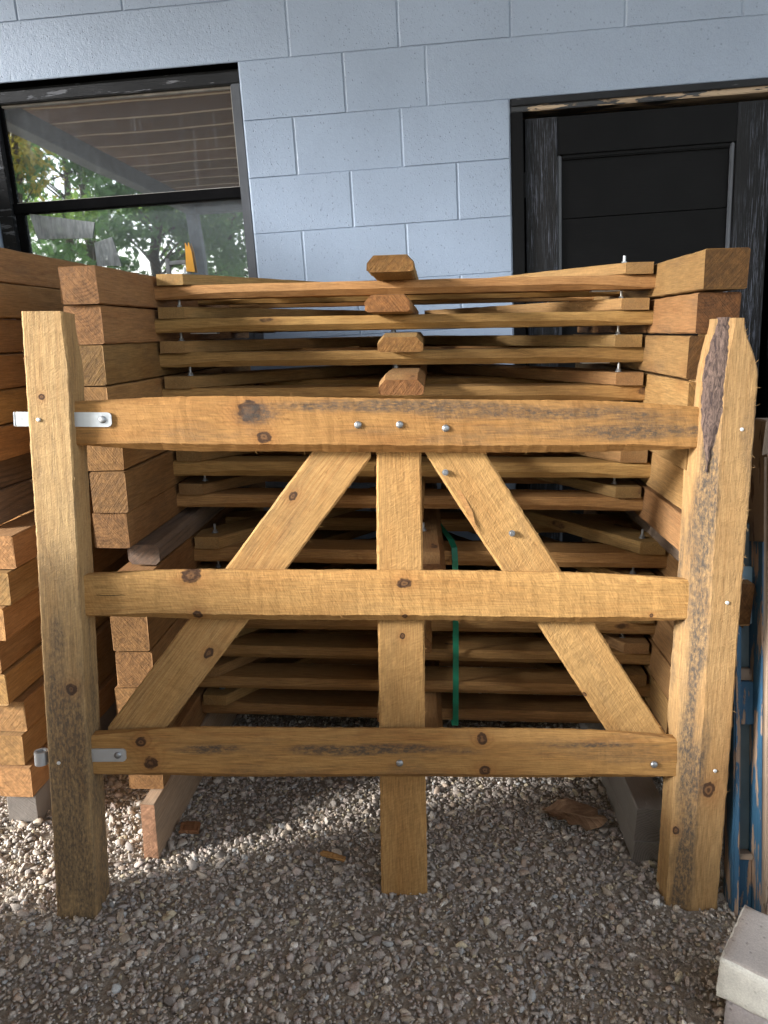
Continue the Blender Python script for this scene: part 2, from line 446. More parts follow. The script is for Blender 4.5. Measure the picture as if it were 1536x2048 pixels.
for i in range(len(ZR) - 1):
    zt, zb = ZR[i], ZR[i + 1]
    js = joints(i)
    for a, b_ in zip(js[:-1], js[1:]):
        segs = [(a, b_)]
        for (lo, hi, z0, z1) in (WIN, DOOR):
            if zt <= z1 + 0.02 and zb >= z0 - 0.12:
                segs = [q for s_ in segs for q in cut(s_[0], s_[1], lo, hi)]
        for (s0, s1) in segs:
            lint = (abs(zt - 2.405) < 0.02 and s1 < 0.05) or (abs(zt - 2.202) < 0.02 and 0.4 < s0 < 1.0)
            block(s0, s1, zb, zt, 1 if lint else 0)
# reveals of the openings
for (lo, hi, z0, z1) in (WIN, DOOR):
    wb.add([(lo, 0.0032, z0), (lo, 0.2, z0), (lo, 0.2, z1), (lo, 0.0032, z1)], [(0, 1, 2, 3)], 0)
    wb.add([(hi, 0.0032, z0), (hi, 0.2, z0), (hi, 0.2, z1), (hi, 0.0032, z1)], [(3, 2, 1, 0)], 0)
    wb.add([(lo, 0.0032, z1), (hi, 0.0032, z1), (hi, 0.2, z1), (lo, 0.2, z1)], [(3, 2, 1, 0)], 2)
    wb.add([(lo, 0.0032, z0), (hi, 0.0032, z0), (hi, 0.2, z0), (lo, 0.2, z0)], [(0, 1, 2, 3)], 0)
M_revealshade = plain("black_reveal_shade", (0.006, 0.006, 0.006), 0.8, spec=0.05)  # shadow under the opening heads, put into the colour as black
wb.obj("block_wall", [M_block, M_lintel, M_revealshade], bld)
# dark room behind the window
rm = MB()
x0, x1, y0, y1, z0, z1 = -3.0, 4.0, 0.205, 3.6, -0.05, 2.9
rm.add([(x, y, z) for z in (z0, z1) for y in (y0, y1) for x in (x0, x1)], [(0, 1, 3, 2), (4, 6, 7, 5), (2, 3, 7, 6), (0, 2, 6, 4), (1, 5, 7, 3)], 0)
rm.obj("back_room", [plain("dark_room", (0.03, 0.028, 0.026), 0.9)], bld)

# window: frame > sub-parts
wm = MB()
wm.box(-1.222, -0.195, 0.016, 0.11, 2.135, 2.176, 0, 0.003)
wm.box(-1.222, -0.195, 0.060, 0.11, 2.1765, 2.199, 0, 0.002)      # head
wm.box(-1.222, -1.165, 0.014, 0.11, 1.19, 2.1345, 0, 0.003)
wm.box(-0.232, -0.195, 0.014, 0.11, 1.19, 2.1345, 1, 0.003)
wm.box(-1.1645, -0.2325, 0.03, 0.11, 1.19, 1.26, 1, 0.003)
win = wm.obj("window", [M_frame, M_jamb], bld)
sb = MB(); sb.box(-1.1645, -0.2325, 0.028, 0.075, 1.737, 1.775, 0, 0.001)
sb.box(-1.1645, -1.150, 0.04, 0.075, 1.773, 2.134, 0, 0.002)
sb.box(-1.1645, -1.135, 0.036, 0.075, 1.26, 1.7455, 0, 0.002)
sb.obj("sash_frame", [plain('bar_paint', (0.004, 0.004, 0.0045), 0.8, spec=0.04)], win)
cp = MB(); cp.box(-1.150, -0.2325, 0.041, 0.049, 1.7755, 1.7785, 0); cp.box(-1.150, -0.2325, 0.041, 0.049, 2.128, 2.1345, 0)
cp.box(-0.239, -0.2325, 0.0405, 0.049, 1.777, 2.1275, 0)
cp.obj("putty_bead", [plain("old_putty", (0.42, 0.40, 0.36), 0.8)], win)
m_, t_, b_ = newmat("reflecting_glass")
gg = G(t_)
Pq = gg.node("ShaderNodeTexCoord").outputs["Object"]
dust = gg.noise(Pq, 40.0, 6.0, 0.7).outputs["Fac"]
streak = gg.noise(gg.v('MULTIPLY', Pq, (70.0, 70.0, 5.0)), 1.0, 5.0, 0.7).outputs["Fac"]
wavy = gg.noise(gg.v('MULTIPLY', Pq, (3.0, 3.0, 2.2)), 1.0, 1.0).outputs["Fac"]
glo = gg.node("ShaderNodeBsdfGlossy", {"Color": (0.95, 0.97, 1.0, 1), "Roughness": 0.015, "Normal": gg.bump(wavy, 0.10, 0.004)})
tra = gg.node("ShaderNodeBsdfTransparent", {"Color": (0.85, 0.88, 0.88, 1)})
dif = gg.node("ShaderNodeBsdfDiffuse", {"Color": (0.46, 0.51, 0.56, 1)})
fr = gg.node("ShaderNodeFresnel", {"IOR": 1.7}).outputs[0]
mx = gg.node("ShaderNodeMixShader", {0: gg.m('ADD', gg.m('MULTIPLY', fr, 1.5), 0.29, clamp=True), 1: tra.outputs[0], 2: glo.outputs[0]})
df = gg.m('MULTIPLY', gg.m('ADD', gg.step(dust, 0.62, 0.80), gg.m('MULTIPLY', gg.step(streak, 0.50, 0.85), 0.55)), 0.22)
zz_ = gg.node("ShaderNodeSeparateXYZ", {0: Pq}).outputs[2]
df = gg.m('ADD', df, gg.lin(zz_, 1.73, 1.76, 0.13, 0.05))
mx2 = gg.node("ShaderNodeMixShader", {0: df, 1: mx.outputs[0], 2: dif.outputs[0]})
t_.links.new(mx2.outputs[0], t_.nodes["Material Output"].inputs[0])
M_glass = m_
for (za, zb2, ua, yy) in ((1.7765, 2.128, -1.150, 0.05), (1.26, 1.746, -1.135, 0.055)):
    p = MB(); p.box(ua, -0.2328, yy, yy + 0.004, za, zb2)
    p.obj("glass_pane", [M_glass], win)

# door and its frame
df_ = MB()
df_.box(0.8145, 0.858, -0.006, 0.12, -0.02, 1.952, 0, 0.003)
df_.box(1.80, 1.8575, -0.006, 0.12, -0.02, 1.952, 0, 0.003)
frm = df_.obj("door_frame", [M_blackf], bld)
hd = MB(); hd.box(0.8145, 1.8575, 0.0, 0.12, 1.953, 1.996, 0, 0.003)
hd.box(0.8145, 1.8575, -0.012, 0.0, 1.972, 1.996, 1, 0.002)
hd.obj("door_head", [M_chip, M_frame], frm)
dr = empty("door", None, bld)
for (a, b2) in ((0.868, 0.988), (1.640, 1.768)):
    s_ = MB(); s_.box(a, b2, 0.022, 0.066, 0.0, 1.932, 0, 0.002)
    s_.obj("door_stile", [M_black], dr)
for (a, b2) in ((1.800, 1.931), (0.95, 1.12), (0.02, 0.22)):
    s_ = MB(); s_.box(0.9885, 1.6395, 0.023, 0.065, a, b2, 0, 0.002)
    s_.obj("door_rail", [M_blackx], dr)
for (a, b2) in ((1.1205, 1.7995), (0.2205, 0.9495)):
    s_ = MB()
    n_ = 3
    hh = (b2 - a) / n_
    for k in range(n_):
        s_.box(0.9885, 1.6395, 0.045, 0.060, a + k * hh + 0.0015, a + (k + 1) * hh - 0.0015, 0, 0.0015)
    s_.box(0.9885, 1.6395, 0.061, 0.064, a, b2, 0)
    for (p0, p1) in ((0.9885, 1.004), (1.624, 1.6395)):
        s_.box(p0, p1, 0.030, 0.0445, a, b2, 1, 0.004)  # side beads in a paler colour: painted edge highlight
    s_.box(1.0045, 1.6235, 0.030, 0.0445, b2 - 0.016, b2, 0, 0.004)
    s_.box(1.0045, 1.6235, 0.030, 0.0445, a, a + 0.016, 0, 0.004)
    s_.obj("door_panel", [M_blackx, M_jamb], dr)
for zz in (1.655, 0.4):
    h_ = MB(); h_.tube((0.863, 0.016, zz), (0.863, 0.016, zz + 0.09), 0.006, n=10)
    h_.obj("hinge", [M_blackx], dr)

# porch roof over the yard (seen mirrored in the window)
M_joistlit = plain("joist_underside_lit", (0.62, 0.50, 0.36), 0.7, 0.2, 6.0)  # lit underside of the joists, painted as a paler colour
M_roofwood = wood("roof_timber", (0.44, 0.33, 0.24), (0.15, 0.09, 0.05), 0.4, saw=0.2, rk=False)
M_steel = paint("grey_beam_paint", (0.16, 0.175, 0.20), 0.45, None, 0.1)
roof = empty("porch_roof", None, bld)
dk = MB(); dk.box(-4.45, 0.4, -12.6, -0.02, 4.175, 4.21); dk.box(0.401, 7.0, -2.85, -0.02, 4.175, 4.21)
dk.obj("roof_deck", [M_roofwood], roof)
for k in range(20):
    j = MB(); yy = -0.25 - 0.61 * k
    j.box(0, 11.3 if yy > -2.75 else 4.73, -0.026, 0.026, 0.001, 0.35)
    j.box(0, 11.3 if yy > -2.75 else 4.73, -0.026, 0.026, 0, 0.001, 1)
    j.obj("joist", [M_roofwood, M_joistlit], roof, Matrix.Translation((-4.35, yy, 3.822)))
be = MB(); be.box(-4.17, -3.97, -12.1, -0.02, 3.60, 3.821, 0, 0.004)
be.obj("beam", [M_steel], roof)
fb = MB(); fb.box(-3.965, 0.4, -12.1, -11.88, 3.60, 3.820, 0, 0.004)
fb.obj("beam", [M_steel], roof)
fb = MB(); fb.box(0.405, 7.0, -2.87, -2.70, 3.60, 3.820, 0, 0.004)
fb.obj("beam", [M_steel], roof)
for ux, uy in ((-4.17, -12.1), (0.18, -12.1), (6.0, -2.88)):
    po = MB(); po.box(ux, ux + 0.22, uy, uy + 0.22, 0.0, 3.599, 0, 0.004)
    po.obj("porch_post", [M_steel], roof)

# pale sheets made to imitate reflections, and small things, on the lower pane
M_reflection = plain("pale_reflection", (0.50, 0.53, 0.55), 0.8, 0.15, 14.0)
t_ = M_reflection.node_tree
gg = G(t_)
pn = gg.noise(gg.v('MULTIPLY', gg.node("ShaderNodeTexCoord").outputs["Object"], (60, 60, 14)), 1.0, 4.0).outputs["Fac"]
t_.links.new(gg.node("ShaderNodeMixShader", {0: gg.lin(pn, 0.35, 0.65, 0.12, 0.55), 1: t_.nodes["Principled BSDF"].outputs[0], 2: gg.node("ShaderNodeBsdfTransparent").outputs[0]}).outputs[0], t_.nodes["Material Output"].inputs[0])
def sheet(pts, y, label):
    v = [(u, y - 0.002 * (k % 2), z) for k, (u, z) in enumerate(pts)]
    n = len(v)
    v2 = [(a, b + 0.0008, c) for a, b, c in v]
    f = [tuple(range(n)), tuple(range(2 * n - 1, n - 1, -1))] + [(i, n + i, n + (i + 1) % n, (i + 1) % n) for i in range(n)]
    o = mesh_obj("reflection_sheet", [BM @ Vector(q) for q in v + v2], f, [M_reflection])
    tag(o, label, "reflection", "reflection shapes on the window pane")
sheet([(-1.095, 1.640), (-0.865, 1.628), (-0.848, 1.688), (-1.112, 1.738)], 0.0515, "large pale sheet imitating a reflection at the upper corner of the lower window pane")
sheet([(-0.862, 1.52), (-0.76, 1.515), (-0.785, 1.628), (-0.86, 1.61)], 0.0515, "small tilted sheet imitating a reflection in the lower window pane near the stack top")
br = MB(); 
for (a0, a1, c0, c1) in ((-0.575, -0.56, 1.44, 1.53), (-0.49, -0.475, 1.44, 1.52), (-0.5595, -0.4905, 1.505, 1.52)):
    br.box(a0, a1, 0.044, 0.0545, c0, c1, 0, 0.002)
o = br.obj("bracket", [plain("bracket_grey", (0.25, 0.26, 0.27), 0.5)], None, BM)
tag(o, "small grey metal bracket on the lower window pane, just above the stack", "bracket")
og = MB(); og.add([(-0.49, 0.036, 1.475), (-0.455, 0.036, 1.47), (-0.460, 0.036, 1.55), (-0.468, 0.036, 1.585), (-0.474, 0.036, 1.565), (-0.482, 0.036, 1.585),
                   (-0.49, 0.0425, 1.475), (-0.455, 0.0425, 1.47), (-0.460, 0.0425, 1.55), (-0.468, 0.0425, 1.585), (-0.474, 0.0425, 1.565), (-0.482, 0.0425, 1.585)],
                  [(0, 1, 2, 3, 4, 5), (11, 10, 9, 8, 7, 6)] + [(i, 6 + i, 6 + (i + 1) % 6, (i + 1) % 6) for i in range(6)])
o = og.obj("marker_tag", [plain("orange_plastic", (0.75, 0.36, 0.05), 0.5, 0.1)], None, BM)
tag(o, "yellow orange notched tag on the lower window pane beside the grey bracket", "tag")

# ------------------------------------------------------------------ ground
def und(x, y):
    return 0.006 * np.sin(x * 3.1 + 1.0) * np.cos(y * 2.7) + 0.004 * np.sin(x * 7.3 + y * 5.1)
m_, t_, b_ = newmat("gravel_bed")
gg = G(t_)
P = gg.node("ShaderNodeTexCoord").outputs["Object"]
vo = gg.node("ShaderNodeTexVoronoi", {"Vector": P, "Scale": 70.0})
n1 = gg.noise(P, 1.3, 5.0, 0.6).outputs["Fac"]
n2 = gg.noise(P, 240.0, 4.0, 0.7).outputs["Fac"]
vc = gg.node("ShaderNodeSeparateColor", {0: vo.outputs["Color"]}).outputs[0]
c = gg.mix(gg.step(vo.outputs["Distance"], 0.15, 0.55), gg.mix(vc, (0.25, 0.21, 0.165), (0.46, 0.41, 0.34)), (0.30, 0.25, 0.19))
c = gg.mix(1.0, c, gg.gray(gg.lin(n2, 0.3, 0.7, 0.6, 1.3)), 'MULTIPLY')
gg.setin(b_.inputs["Base Color"], c)
b_.inputs["Roughness"].default_value = 0.95
gg.setin(b_.inputs["Normal"], gg.bump(gg.m('ADD', gg.m('MULTIPLY', vo.outputs["Distance"], -1.0), gg.m('MULTIPLY', n2, 0.4)), 0.8, 0.006))
M_bed = m_
gx = np.concatenate([[-150, -40, -12, -5], np.linspace(-2.4, 2.4, 60), [5, 12, 40, 150]])
gy = np.concatenate([[-150, -40, -12, -3], np.linspace(0.4, 3.1, 40), [6, 12, 40, 150]])
XX, YY = np.meshgrid(gx, gy)
near = (np.abs(XX) < 2.5) & (YY > 0.3) & (YY < 3.2)
ZZ = np.where(near, und(XX, YY), 0.0) + 0.0012
gv = np.stack([XX, YY, ZZ], -1).reshape(-1, 3)
nx_ = len(gx)
gf = [(j * nx_ + i, j * nx_ + i + 1, (j + 1) * nx_ + i + 1, (j + 1) * nx_ + i) for j in range(len(gy) - 1) for i in range(nx_ - 1)]
tag(mesh_obj("ground", gv.tolist(), gf, [M_bed], smooth=True), kind="structure")

# loose stones
m_, t_, b_ = newmat("crushed_stone")
gg = G(t_)
ca = gg.node("ShaderNodeAttribute", attribute_name="stone_colour").outputs["Color"]
P = gg.node("ShaderNodeTexCoord").outputs["Object"]
n2 = gg.noise(P, 420.0, 4.0, 0.65).outputs["Fac"]
n3 = gg.noise(P, 90.0, 3.0, 0.6).outputs["Fac"]
c = gg.mix(1.0, ca, gg.gray(gg.lin(n2, 0.3, 0.7, 0.78, 1.2)), 'MULTIPLY')
c = gg.mix(gg.m('MULTIPLY', gg.step(n3, 0.55, 0.75), 0.35), c, (0.20, 0.165, 0.13))
gg.setin(b_.inputs["Base Color"], c)
b_.inputs["Roughness"].default_value = 1.0
b_.inputs["Specular IOR Level"].default_value = 0.1
gg.setin(b_.inputs["Normal"], gg.bump(n2, 0.5, 0.001))
M_stone = m_

def ico(sub):
    bm = bmesh.new()
    bmesh.ops.create_icosphere(bm, subdivisions=sub, radius=1.0)
    bm.verts.index_update()
    v = np.array([q.co[:] for q in bm.verts]); f = np.array([[q.index for q in fc.verts] for fc in bm.faces])
    bm.free()
    return v, f
def stones(seed, n, rlo, rhi, sub, region, zlift, ex):
    rng = np.random.default_rng(seed)
    bv, bf = ico(sub)
    nv = 14
    variants = []
    for k in range(nv):
        r2 = np.random.default_rng(seed * 100 + k)
        v = bv.copy()
        for _ in range(13):        # chop with planes: crushed, faceted stone
            d = r2.normal(size=3); d /= np.linalg.norm(d)
            h = r2.uniform(0.42, 0.80)
            dd = v @ d
            v = v - np.outer(np.maximum(dd - h, 0), d)
        v += r2.normal(scale=0.03, size=v.shape)
        v *= np.array([1.35, r2.uniform(0.75, 1.15), r2.uniform(0.5, 0.85)])
        variants.append(v)
    variants = np.array(variants)
    x = rng.uniform(region[0], region[1], n); y = rng.uniform(region[2], region[3], n)
    u = rng.random(n)
    r = rlo * (rhi / rlo) ** (u ** ex)
    sel = rng.integers(0, nv, n)
    q = rng.normal(size=(n, 4)); q[:, 1:3] *= 0.28      # mostly lying flat
    q /= np.linalg.norm(q, axis=1, keepdims=True)
    w_, a, b, c_ = q.T
    RM = np.empty((n, 3, 3))
    RM[:, 0, 0] = 1 - 2 * (b * b + c_ * c_); RM[:, 0, 1] = 2 * (a * b - c_ * w_); RM[:, 0, 2] = 2 * (a * c_ + b * w_)
    RM[:, 1, 0] = 2 * (a * b + c_ * w_); RM[:, 1, 1] = 1 - 2 * (a * a + c_ * c_); RM[:, 1, 2] = 2 * (b * c_ - a * w_)
    RM[:, 2, 0] = 2 * (a * c_ - b * w_); RM[:, 2, 1] = 2 * (b * c_ + a * w_); RM[:, 2, 2] = 1 - 2 * (a * a + b * b)
    V = np.einsum('nij,nkj->nki', RM, variants[sel]) * r[:, None, None]
    z = und(x, y) + r * rng.uniform(0.05, 0.5, n) + rng.uniform(0, zlift, n)
    V += np.stack([x, y, z], -1)[:, None, :]
    pal = np.array([(0.225, 0.205, 0.185), (0.26, 0.225, 0.185), (0.20, 0.175, 0.155), (0.29, 0.265, 0.235), (0.235, 0.20, 0.18), (0.18, 0.165, 0.155),
                    (0.27, 0.235, 0.17), (0.40, 0.38, 0.35), (0.25, 0.20, 0.16), (0.23, 0.235, 0.235)])
    pr = np.array([.2, .16, .14, .13, .1, .09, .05, .04, .06, .03])
    cc = pal[rng.choice(len(pal), n, p=pr / pr.sum())] * rng.uniform(1.0, 1.65, (n, 1)) * np.array([1.36, 1.32, 1.265])
    nb = bv.shape[0]
    F = (bf[None] + (np.arange(n) * nb)[:, None, None]).reshape(-1, 3)
    return V.reshape(-1, 3), F, np.repeat(cc, nb, 0)
def build_stones():
    parts = [stones(1, 5500, 0.0075, 0.0140, 2, (-1.35, 1.35, 0.93, 2.1), 0.004, 2.2),
             stones(4, 17000, 0.0045, 0.0080, 1, (-1.35, 1.35, 0.93, 2.1), 0.006, 1.2),
             stones(2, 42000, 0.0024, 0.0050, 1, (-1.35, 1.35, 0.93, 2.2), 0.007, 1.1),
             stones(3, 8000, 0.0040, 0.0110, 1, (-1.5, 1.5, 2.1, 3.0), 0.006, 1.6)]
    V, F, C, o = [], [], [], 0
    for v, f, c in parts:
        V.append(v); F.append(f + o); C.append(c); o += len(v)
    V = np.concatenate(V); F = np.concatenate(F); C = np.concatenate(C)
    me = bpy.data.meshes.new("gravel")
    me.vertices.add(len(V)); me.vertices.foreach_set("co", V.astype(np.float32).ravel())
    me.loops.add(F.size); me.loops.foreach_set("vertex_index", F.astype(np.int32).ravel())
    me.polygons.add(len(F)); me.polygons.foreach_set("loop_start", np.arange(0, F.size, 3, dtype=np.int32))
    me.update(calc_edges=True)
    at = me.color_attributes.new("stone_colour", 'FLOAT_COLOR', 'POINT')
    at.data.foreach_set("color", np.concatenate([C, np.ones((len(C), 1))], 1).astype(np.float32).ravel())
    me.materials.append(M_stone)
    me.validate()
    o_ = bpy.data.objects.new("gravel", me)
    link(o_)
    tag(o_, kind="stuff")
build_stones()

# ------------------------------------------------------------------ boards
def board_bm(L, Wd, T, seed, prof=None, cf=0.004, cb=0.003, step=0.016, jit=0.0006, bow=0.0015, fuzz=0, ends=(True, True)):
    """length along +X, front face at -Y, width along Z. prof(x) -> dict of overrides"""
    rng = random.Random(seed)
    n = max(6, int(L / step))
    ph = [rng.uniform(0, 6.28) for _ in range(8)]
    bm = bmesh.new()
    rows = []
    for i in range(n + 1):
        x = L * i / n
        p = {"wt": Wd / 2, "wb": Wd / 2, "t0": T / 2, "t1": T / 2, "cft": cf, "cfb": cf, "cbt": cb, "cbb": cb, "cy": None}
        if prof: p.update(prof(x))
        wob = bow * math.sin(x * 3.0 + ph[0]) + bow * 0.5 * math.sin(x * 9.0 + ph[1])
        wob2 = bow * math.sin(x * 2.6 + ph[2]) + bow * 0.4 * math.sin(x * 11.0 + ph[3])
        wy = bow * 0.5 * math.sin(x * 3.3 + ph[4])
        zt, zb = p["wt"] + wob, -p["wb"] + wob2
        y0, y1 = -p["t0"] + wy, p["t1"] + wy
        fy = 0.62 if p["cy"] is None else p["cy"]
        sec = [(y0, zb + p["cfb"]), (y0 + p["cfb"] * fy, zb), (y1 - p["cbb"], zb), (y1, zb + p["cbb"]),
               (y1, zt - p["cbt"]), (y1 - p["cbt"], zt), (y0 + p["cft"] * fy, zt), (y0, zt - p["cft"])]
        row = []
        for (yy, zz) in sec:
            row.append(bm.verts.new((x + (rng.uniform(-jit, jit) if 0 < i < n else rng.uniform(-jit, jit) * 2.0), yy + rng.uniform(-jit, jit) * 0.7, zz + rng.uniform(-jit, jit))))
        rows.append(row)
    for i in range(n):
        for k in range(8):
            a, b = rows[i], rows[i + 1]
            bm.faces.new((a[k], a[(k + 1) % 8], b[(k + 1) % 8], b[k]))
    bm.faces.new(tuple(reversed(rows[0])))
    bm.faces.new(tuple(rows[-1]))
    bmesh.ops.recalc_face_normals(bm, faces=bm.faces[:])
    return bm, rows

def clip(bm, co, no):
    g_ = bm.verts[:] + bm.edges[:] + bm.faces[:]
    r = bmesh.ops.bisect_plane(bm, geom=g_, dist=1e-5, plane_co=co, plane_no=no, clear_outer=True)
    ed = [e for e in r['geom_cut'] if isinstance(e, bmesh.types.BMEdge)]
    if ed:
        bmesh.ops.holes_fill(bm, edges=ed, sides=0)

def add_fuzz(bm, rows, seed, count, ln=(0.004, 0.013)):
    """loose fibres torn up along the sawn edges"""
    rng = random.Random(seed)
    for _ in range(count):
        i = rng.randrange(1, len(rows) - 1)
        k = rng.choice((0, 7, 7, 6, 1, 0))
        p = rows[i][k].co.copy()
        c = Vector((p.x, 0, 0))
        out = (p - c).normalized()
        d = (Vector((rng.uniform(-1.4, 1.4), 0, 0)) + out * rng.uniform(0.15, 0.9) + Vector((0, -0.3, 0))).normalized()
        l = rng.uniform(*ln)
        w = rng.uniform(0.0002, 0.00045)
        s = d.orthogonal().normalized() * w
        s2 = d.cross(s).normalized() * w
        mid = p + d * l * 0.55 + out * l * 0.12
        vs = [bm.verts.new(p + s), bm.verts.new(p - s * .5 + s2), bm.verts.new(p - s * .5 - s2), bm.verts.new(mid + s * .7), bm.verts.new(mid - s * .35 + s2 * .7), bm.verts.new(mid - s * .35 - s2 * .7), bm.verts.new(p + d * l)]
        for a in range(3):
            b_ = (a + 1) % 3
            bm.faces.new((vs[a], vs[b_], vs[3 + b_], vs[3 + a])); bm.faces.new((vs[3 + a], vs[3 + b_], vs[6]))

def bm_obj(name, bm, mats, parent=None, mat=None):
    me = bpy.data.meshes.new(name)
    bm.to_mesh(me); bm.free()
    for m in (mats if isinstance(mats, (list, tuple)) else [mats]): me.materials.append(m)
    o = bpy.data.objects.new(name, me)
    link(o, parent)
    if mat is not None: o.matrix_local = mat
    return o

def along(u0, v0, u1, v1, y):
    """local matrix that lays a board from (u0,v0) to (u1,v1) in a gate's plane, and its length"""
    d = Vector((u1 - u0, 0, v1 - v0)); L = d.length; d.normalize()
    z = Vector((-d.z, 0, d.x))
    m = Matrix(((d.x, 0, z.x, u0), (0, 1, 0, y), (d.z, 0, z.z, v0), (0, 0, 0, 1)))
    return m, L

def ease(a):
    a = max(0.0, min(1.0, a)); return a * a * (3 - 2 * a)

def rail_prof(L, wmid, wend, ct=0.016, cbm=0.015, run=0.30):
    def p(x):
        e = min(x, L - x) / run
        k = math.sin(min(1, max(0, e)) * math.pi / 2)
        w = wend + (wmid - wend) * k
        c = 0.003 + (ct - 0.003) * ease(e * 1.5)
        c2 = 0.003 + (cbm - 0.003) * ease(e * 1.5)
        return {"wt": w / 2, "wb": w / 2, "cft": c, "cfb": c2, "cbt": 0.006, "cbb": 0.006, "cy": 1.15}
    return p

M_zinc = metal("zinc_plate", (0.56, 0.59, 0.62), 0.42, 0.75)
M_bolt = metal("galvanised_bolt", (0.36, 0.375, 0.385), 0.42, 0.85)
M_nail = metal("nail_head", (0.72, 0.72, 0.70), 0.4, 0.5)

def dome(name, r, h, parent, loc, m, neck=0.0):
    """round bolt head facing -Y, with an irregular rim"""
    mb = MB(); n = 16
    prof = [(r, 0.002), (r, -h * 0.25), (r * 0.86, -h * 0.62), (r * 0.55, -h * 0.9), (r * 0.2, -h)]
    v = [(a * math.cos(2 * math.pi * k / n), y, a * math.sin(2 * math.pi * k / n)) for (a, y) in prof for k in range(n)]
    f = [(i * n + k, i * n + (k + 1) % n, (i + 1) * n + (k + 1) % n, (i + 1) * n + k) for i in range(len(prof) - 1) for k in range(n)]
    f.append(tuple((len(prof) - 1) * n + k for k in range(n)))
    mb.add(v, f)
    return mb.obj(name, [m], parent, Matrix.Translation(loc), smooth=True)

def stud(parent, u, v, y, h=0.02):
    """threaded end with washer and nut standing out of the back"""
    mb = MB()
    mb.tube((0, 0, 0), (0, 0.0012, 0), 0.0085, n=14)
    mb.tube((0, 0.0013, 0), (0, 0.0065, 0), 0.0062, n=6)
    mb.tube((0, 0.0066, 0), (0, h, 0), 0.0034, n=10)
    return mb.obj("bolt", [M_bolt], parent, Matrix.Translation((u, y, v)))

# ------------------------------------------------------------------ the standing gate
HONEY, HDARK = (0.50, 0.285, 0.095), (0.25, 0.11, 0.03)
fg_rot = Matrix.Rotation(R(-0.9), 4, 'Z') @ Matrix.Rotation(R(5.55), 4, 'X').inverted()
front = empty("wooden_gate")
# gate axes from the photograph: +X right, +Z up the gate, +Y away from the viewer
gu = Vector((0.9996, 0.0277, -0.0024)).normalized()
gz = Vector((0.0070, 0.0970, 0.9953)).normalized()
gn = gz.cross(gu).normalized(); gu = gn.cross(gz).normalized()
base = Vector((0.016, 1.352, 0.0))
front.matrix_world = Matrix(((gu.x, gn.x, gz.x, base.x), (gu.y, gn.y, gz.y, base.y), (gu.z, gn.z, gz.z, base.z), (0, 0, 0, 1)))
tag(front, "honey coloured wooden gate standing upright in front, leaning on the stack of flat gates", "gate")

def fpart(name, u0, v0, u1, v1, y, Wd, T, seed, mat, prof=None, fuzz=0, clips=(), cf=0.004, bow=0.0016):
    m, L = along(u0, v0, u1, v1, y)
    bm, rows = board_bm(L, Wd, T, seed, prof, cf=cf, bow=bow, step=0.012, jit=0.0007)
    if fuzz: add_fuzz(bm, rows, seed + 5, fuzz)
    mi = m.inverted()
    for (cu, cv, nu, nv) in clips:
        clip(bm, mi @ Vector((cu, 0, cv)), (mi.to_3x3() @ Vector((nu, 0, nv))).normalized())
    return bm_obj(name, bm, mat, front, m)
def loc_(m0, u, v):
    m, L = along(*m0, 0)
    q = m.inverted() @ Vector((u, 0, v)); return q.x, q.z
def kn(m0, *ks):
    return [(*loc_(m0, u, v), r) for (u, v, r) in ks]
def st_(m0, *ks):
    return [(*loc_(m0, u, v), a, b) for (u, v, a, b) in ks]

# posts
A = (-0.662, 0.0, -0.662, 1.25)
def pl(x):
    e = ease((x - 1.13) / 0.12)
    return {"wt": 0.042, "wb": 0.041 - 0.006 * e, "cft": 0.003, "cfb": 0.003 + 0.002 * e, "t1": 0.04 - 0.022 * e}
fpart("post", *A, 0.04, 0.083, 0.08, 11, wood("left_post_wood", (0.53, 0.365, 0.17), (0.22, 0.12, 0.045), 0.50, kn(A, (-0.649, 0.509, 0.012), (-0.676, 1.09, 0.006)),
      stain=0.85, stainpos=st_(A, (-0.66, 0.25, 0.62, 0.075), (-0.645, 0.1, 0.4, 0.05)), saw=0.7, vary=0, rk=False), pl, 60)  # dark lower part: dirt, plus the shadow there put into the colour
B_ = (0.655, 0.0, 0.660, 1.25)
def pr(x):
    e = ease((x - 1.14) / 0.11)
    # z runs towards -u: wt is the inner (left) side, wb the outer side
    c = 0.040 + 0.003 * math.sin(x * 5)
    return {"wt": 0.056 - 0.010 * e, "wb": 0.047 - 0.034 * e, "cft": c, "cfb": 0.003, "cy": 0.55, "t1": 0.04 - 0.01 * e}
bm, rows = board_bm(1.25, 0.096, 0.08, 12, pr, step=0.012, jit=0.0008, bow=0.0018)
add_fuzz(bm, rows, 77, 70)
m, L = along(*B_, 0.04)
M_bark = None
mm, tt, bb = newmat("bark")
gb = G(tt)
P = gb.node("ShaderNodeTexCoord").outputs["Object"]
n1 = gb.noise(gb.v('MULTIPLY', P, (45, 160, 160)), 1.0, 6.0, 0.7, 1.0).outputs["Fac"]
n2 = gb.noise(gb.v('MULTIPLY', P, (20, 60, 60)), 1.0, 3.0).outputs["Fac"]
gb.setin(bb.inputs["Base Color"], gb.mix(gb.step(n1, 0.35, 0.65), (0.035, 0.022, 0.02), gb.mix(n2, (0.12, 0.075, 0.056), (0.22, 0.15, 0.115))))
bb.inputs["Roughness"].default_value = 0.9
gb.setin(bb.inputs["Normal"], gb.bump(n1, 1.0, 0.006))
M_bark = mm
M_rpost = wood("right_post_wood", (0.47, 0.30, 0.13), (0.20, 0.10, 0.035), 0.35, kn(B_, (0.666, 0.282, 0.013), (0.610, 0.18, 0.006)), stain=0.95,
               stainpos=st_(B_, (0.625, 0.86, 0.34, 0.022), (0.622, 0.55, 0.40, 0.022), (0.630, 0.15, 0.25, 0.024), (0.632, 0.32, 0.14, 0.028)), saw=0.6, vary=0, rk=False)
rpost = bm_obj("post", bm, [M_rpost], front, m)
